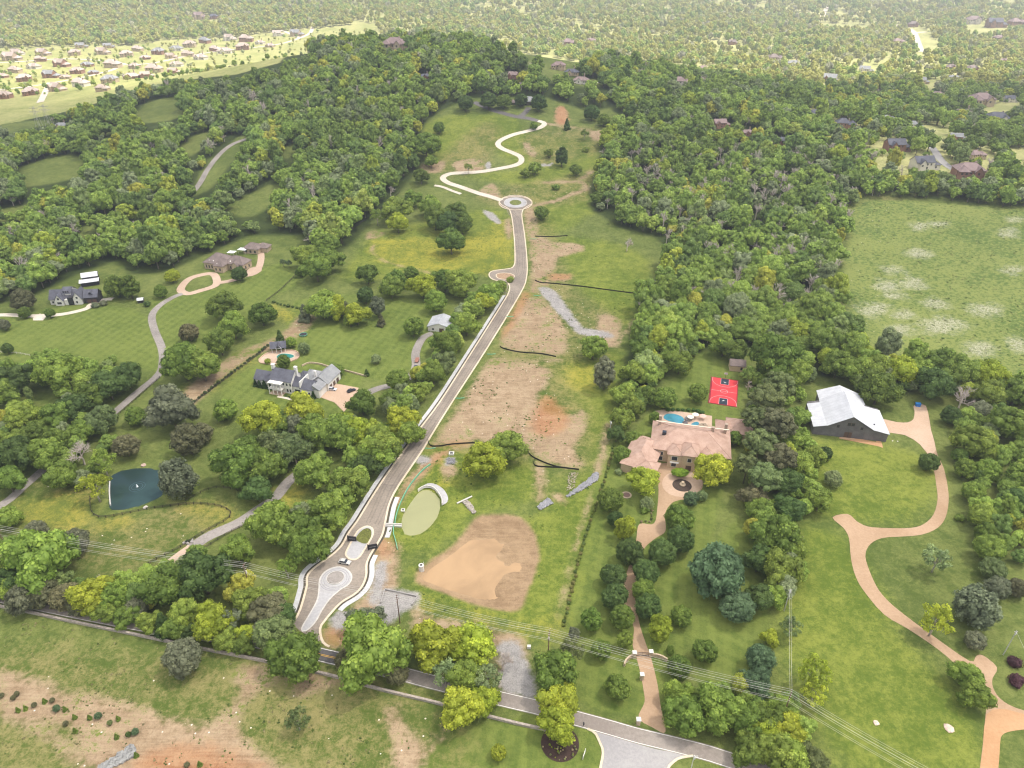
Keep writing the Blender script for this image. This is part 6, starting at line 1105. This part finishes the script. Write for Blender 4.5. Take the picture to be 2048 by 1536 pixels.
fence([(386,809),(430,775),(478,740),(510,716),(537,694)],'dark hedge-lined fence beside the worn track left of the white house',DK,h=1.6)
fence([(533,602),(560,582),(598,545),(630,520)],'dark fence running up from the small shed to the wood',DK); fence([(225,840),(275,797),(320,756)],'dark fence alongside the left gravel drive',DK,rails=(.6,1.1))
fence([(60,712),(20,706),(-30,706)],'low pale rail fence at the left edge of the lawn',mat('pale_fence_timber',(.5,.48,.42)),rails=(.6,1.1)); fence([(640,502),(690,470),(745,430),(800,385)],'dark boundary fence at the wood edge above the yellow field',DK)
SILTF=mat('black_silt_fabric',(.025,.022,.022),rough=.9)
for p_,l_ in(([(1000,693),(1008,698),(1040,705),(1080,708),(1112,714)],'black silt fence between the upper and lower building lots'),([(856,880),(861,892),(880,893),(905,889),(955,886)],'black silt fence above the drain box beside the road'),([(1040,892),(1052,899),(1062,912),(1080,922),(1100,930),(1118,935),(1158,940)],'black silt fence curving below the big bare lot'),([(1069,918),(1070,932),(1100,935),(1120,936)],'short black silt fence closing the triangle of bare soil'),([(1070,561),(1082,566),(1100,567),(1160,573),(1220,581),(1290,590)],'long black silt fence crossing the upper meadow'),([(1070,473),(1100,474),(1135,472)],'short black silt fence near the top of the straight road')):
    o=ribbon(line(p_,1.5,4),-.05,.05,.75,thick=.9).build('silt_fence',SILTF); tag(o,l_,'silt fence')
GN_=mat('green_safety_mesh',(.16,.42,.27)); 
for p_,l_ in(([(861,930),(845,942),(825,965),(812,985),(800,1010),(792,1035),(790,1050)],'thin green mesh fence on the left of the green pond'),([(788,1052),(787,1068),(792,1085),(795,1100)],'short green mesh fence below the concrete channel')):
    o=ribbon(line(p_,1.5,4),-.12,.12,.9,thick=1.0).build('mesh_fence',GN_); tag(o,l_,'mesh fence')
for i,(x,y) in enumerate([(856,893),(915,793),(978,705),(1015,630),(1070,588),(1062,475)]):
    p=g1(x+4,y+3); z=zt(p[0],p[1]); o=MB().tube([(p[0]-2.2,p[1]-.4,z+.2),(p[0],p[1]-.6,z+.2),(p[0]+2.6,p[1]-.1,z+.2)],.22,6).build('erosion_sock',GN_); tag(o,'green sediment sock by the right kerb, '+NTH(i)+' one uphill','sediment sock','green sediment socks along the kerb')
# ---------------------------------------------------------------- hedge rows and small shrubs
def plantrow(pts,step,s0,s1,cols,lab,grp,seed,jit=.3,name='shrub',kd='bush'):
    g=random.Random(seed)
    for x,y in line(pts,step,5):
        x+=g.uniform(-jit,jit); y+=g.uniform(-jit,jit); s=g.uniform(s0,s1); o=link(name,PROTO[kd][g.randrange(len(PROTO[kd]))][0],None,(x,y,zt(x,y)+s*(.4 if kd=='bush' else 1.0)),g.uniform(0,6)); o.scale=(s,s,s*g.uniform(.8,1.2)); q=g.choice(cols); o.color=(*q,1); tag(o,lab,'shrub',grp)
plantrow([(1228,893),(1208,962),(1188,1025),(1165,1096),(1142,1188),(1126,1252)],1.9,.75,1.15,[(.20,.24,.05),(.26,.25,.08),(.14,.20,.05)],'small yellowish hedge shrub in the long row left of the mansion lawn','hedge row by the mansion lawn',3)
plantrow([(390,803),(430,773),(478,736),(508,714),(535,692)],2.6,1.0,1.5,[(.07,.12,.03),(.09,.14,.04)],'dark hedge shrub in the row beside the worn track','hedge by the worn track',4)
plantrow([(548,606),(570,612),(600,618),(618,622)],3,1.2,1.8,[(.12,.18,.05)],'low shrub in the short row left of the dark conifer','shrub row by the conifer',5)
plantrow([(1335,822),(1360,822),(1385,822),(1405,828)],2.4,1.4,2.0,[(.08,.17,.04)],'rounded hedge shrub behind the mansion pool','hedge behind the mansion pool',6)
plantrow([(572,792),(590,798),(610,799),(622,796)],1.8,.7,1.1,[(.08,.14,.04)],'clipped shrub in the front border of the white house','front border shrubs',7)
plantrow([(1305,1016),(1303,1030),(1300,1043),(1282,1044)],1.6,.6,.9,[(.16,.18,.07),(.4,.32,.2)],'bedding shrub on the mulch island by the mansion pad','shrubs by the mansion pad',8)
BL=[(35,1388,'n'),(28,1396,'n'),(52,1416,'G'),(70,1410,'n'),(90,1402,'g'),(106,1401,'n'),(115,1418,'b'),(131,1418,'g'),(150,1434,'g'),(133,1447,'n'),(180,1435,'g'),(198,1433,'b'),(221,1446,'o'),(237,1437,'g'),(151,1461,'g'),(234,1473,'g'),(258,1469,'d'),(272,1465,'b'),(273,1510,'g'),(375,1530,'n'),(400,1528,'g'),(5,1391,'n'),(37,1420,'g')]
BL.sort()
for i,(x,y,c) in enumerate(BL):
    p=g1(x,y+3); s=1.25 if c=='b' else .95; o=link('young_shrub',PROTO['cone' if c in'gG' else 'round'][i%2][0],None,(p[0],p[1],s*.9),i*1.3); o.scale=(s,s,s); o.color=(*[v*1.3 for v in TC[c]],1); tag(o,CN[c]+' young shrub on the bare slope, '+NTH(i)+' from the left','shrub','young shrubs on the bare slope')
# ---------------------------------------------------------------- the cloud that shades the foreground, and the haze
def cloud():
    g=np.random.default_rng(3); Hc=1500.0; sx,sy=SUN.x/SUN.z*Hc,SUN.y/SUN.z*Hc
    edge=[(-3600,1330),(-1500,1240),(-900,1120),(-560,1060),(-420,1180),(-150,1330),(100,1290),(350,1240),(600,1260),(900,1300),(1500,1420),(4200,1500)]
    nx,ny=150,90; xs=np.linspace(-3600,4200,nx); ys=np.linspace(-3400,1900,ny); X,Y=np.meshgrid(xs,ys)
    e=np.interp(X,[p[0] for p in edge],[p[1] for p in edge]); d=np.minimum(np.minimum(e-Y,Y+3300),np.minimum(X+3500,4100-X))
    d=d+60*np.sin(X*.013+Y*.004)+45*np.sin(X*.031-Y*.02)
    th=np.sqrt(np.clip(d,0,400)/400)*190+1; lump=.5+.5*np.abs(np.sin(X*.008+1)*np.cos(Y*.009))+.25*np.sin(X*.024+Y*.017)
    top=Hc+th*lump*1.3; bot=Hc-th*.35*(.7+.3*lump); d=d+60; keep=d>0
    V=np.r_[np.stack([X+sx,Y+sy,top],-1).reshape(-1,3),np.stack([X+sx,Y+sy,bot],-1).reshape(-1,3)]; n=nx*ny; q=[]
    def id_(j,i): return j*nx+i
    K=keep[:-1,:-1]&keep[1:,:-1]&keep[:-1,1:]&keep[1:,1:]
    for j in range(ny-1):
        for i in range(nx-1):
            if not K[j,i]: continue
            a,b,c,e_=id_(j,i),id_(j,i+1),id_(j+1,i+1),id_(j+1,i); q.append((a,b,c,e_)); q.append((n+e_,n+c,n+b,n+a))
            if i==0 or not K[j,i-1]: q.append((a,e_,n+e_,n+a))
            if i==nx-2 or not K[j,i+1]: q.append((b,n+b,n+c,c))
            if j==0 or not K[j-1,i]: q.append((a,n+a,n+b,b))
            if j==ny-2 or not K[j+1,i]: q.append((e_,c,n+c,n+e_))
    N=NB('cloud_vapour'); t=N.t; tr=N.n('ShaderNodeBsdfTransparent'); tl=N.n('ShaderNodeBsdfTranslucent'); tl.inputs[0].default_value=(.97,.97,.97,1); mx=N.n('ShaderNodeMixShader')
    N.l(N.math('MULTIPLY',N.attr('thick').outputs['Fac'],CLOUD),mx.inputs[0]); N.l(tr.outputs[0],mx.inputs[1]); N.l(tl.outputs[0],mx.inputs[2]); N.l(mx.outputs[0],t.nodes['Material Output'].inputs[0])
    me=npmesh('cloud',V,np.array(q),[N.m]); at=me.attributes.new('thick','FLOAT','POINT'); at.data.foreach_set('value',np.tile(sm((d+40)/300).ravel(),2).astype(np.float32)); me.shade_smooth(); tag(link('cloud',me),kind='structure')
CLOUD=.50
cloud()
hz=MB().box(-5400,-60,-12,5400,8300,232).build('haze',[]); tag(hz,'thin pale summer haze over the whole valley','haze',kind='stuff')
hm=bpy.data.materials.new('haze_air'); hm.use_nodes=True; t=hm.node_tree; t.nodes.remove(t.nodes['Principled BSDF']); pv=t.nodes.new('ShaderNodeVolumePrincipled'); pv.inputs['Color'].default_value=(.93,.96,1,1); pv.inputs['Density'].default_value=.00026; pv.inputs['Anisotropy'].default_value=.2
t.links.new(pv.outputs[0],t.nodes['Material Output'].inputs['Volume']); hz.data.materials.append(hm)
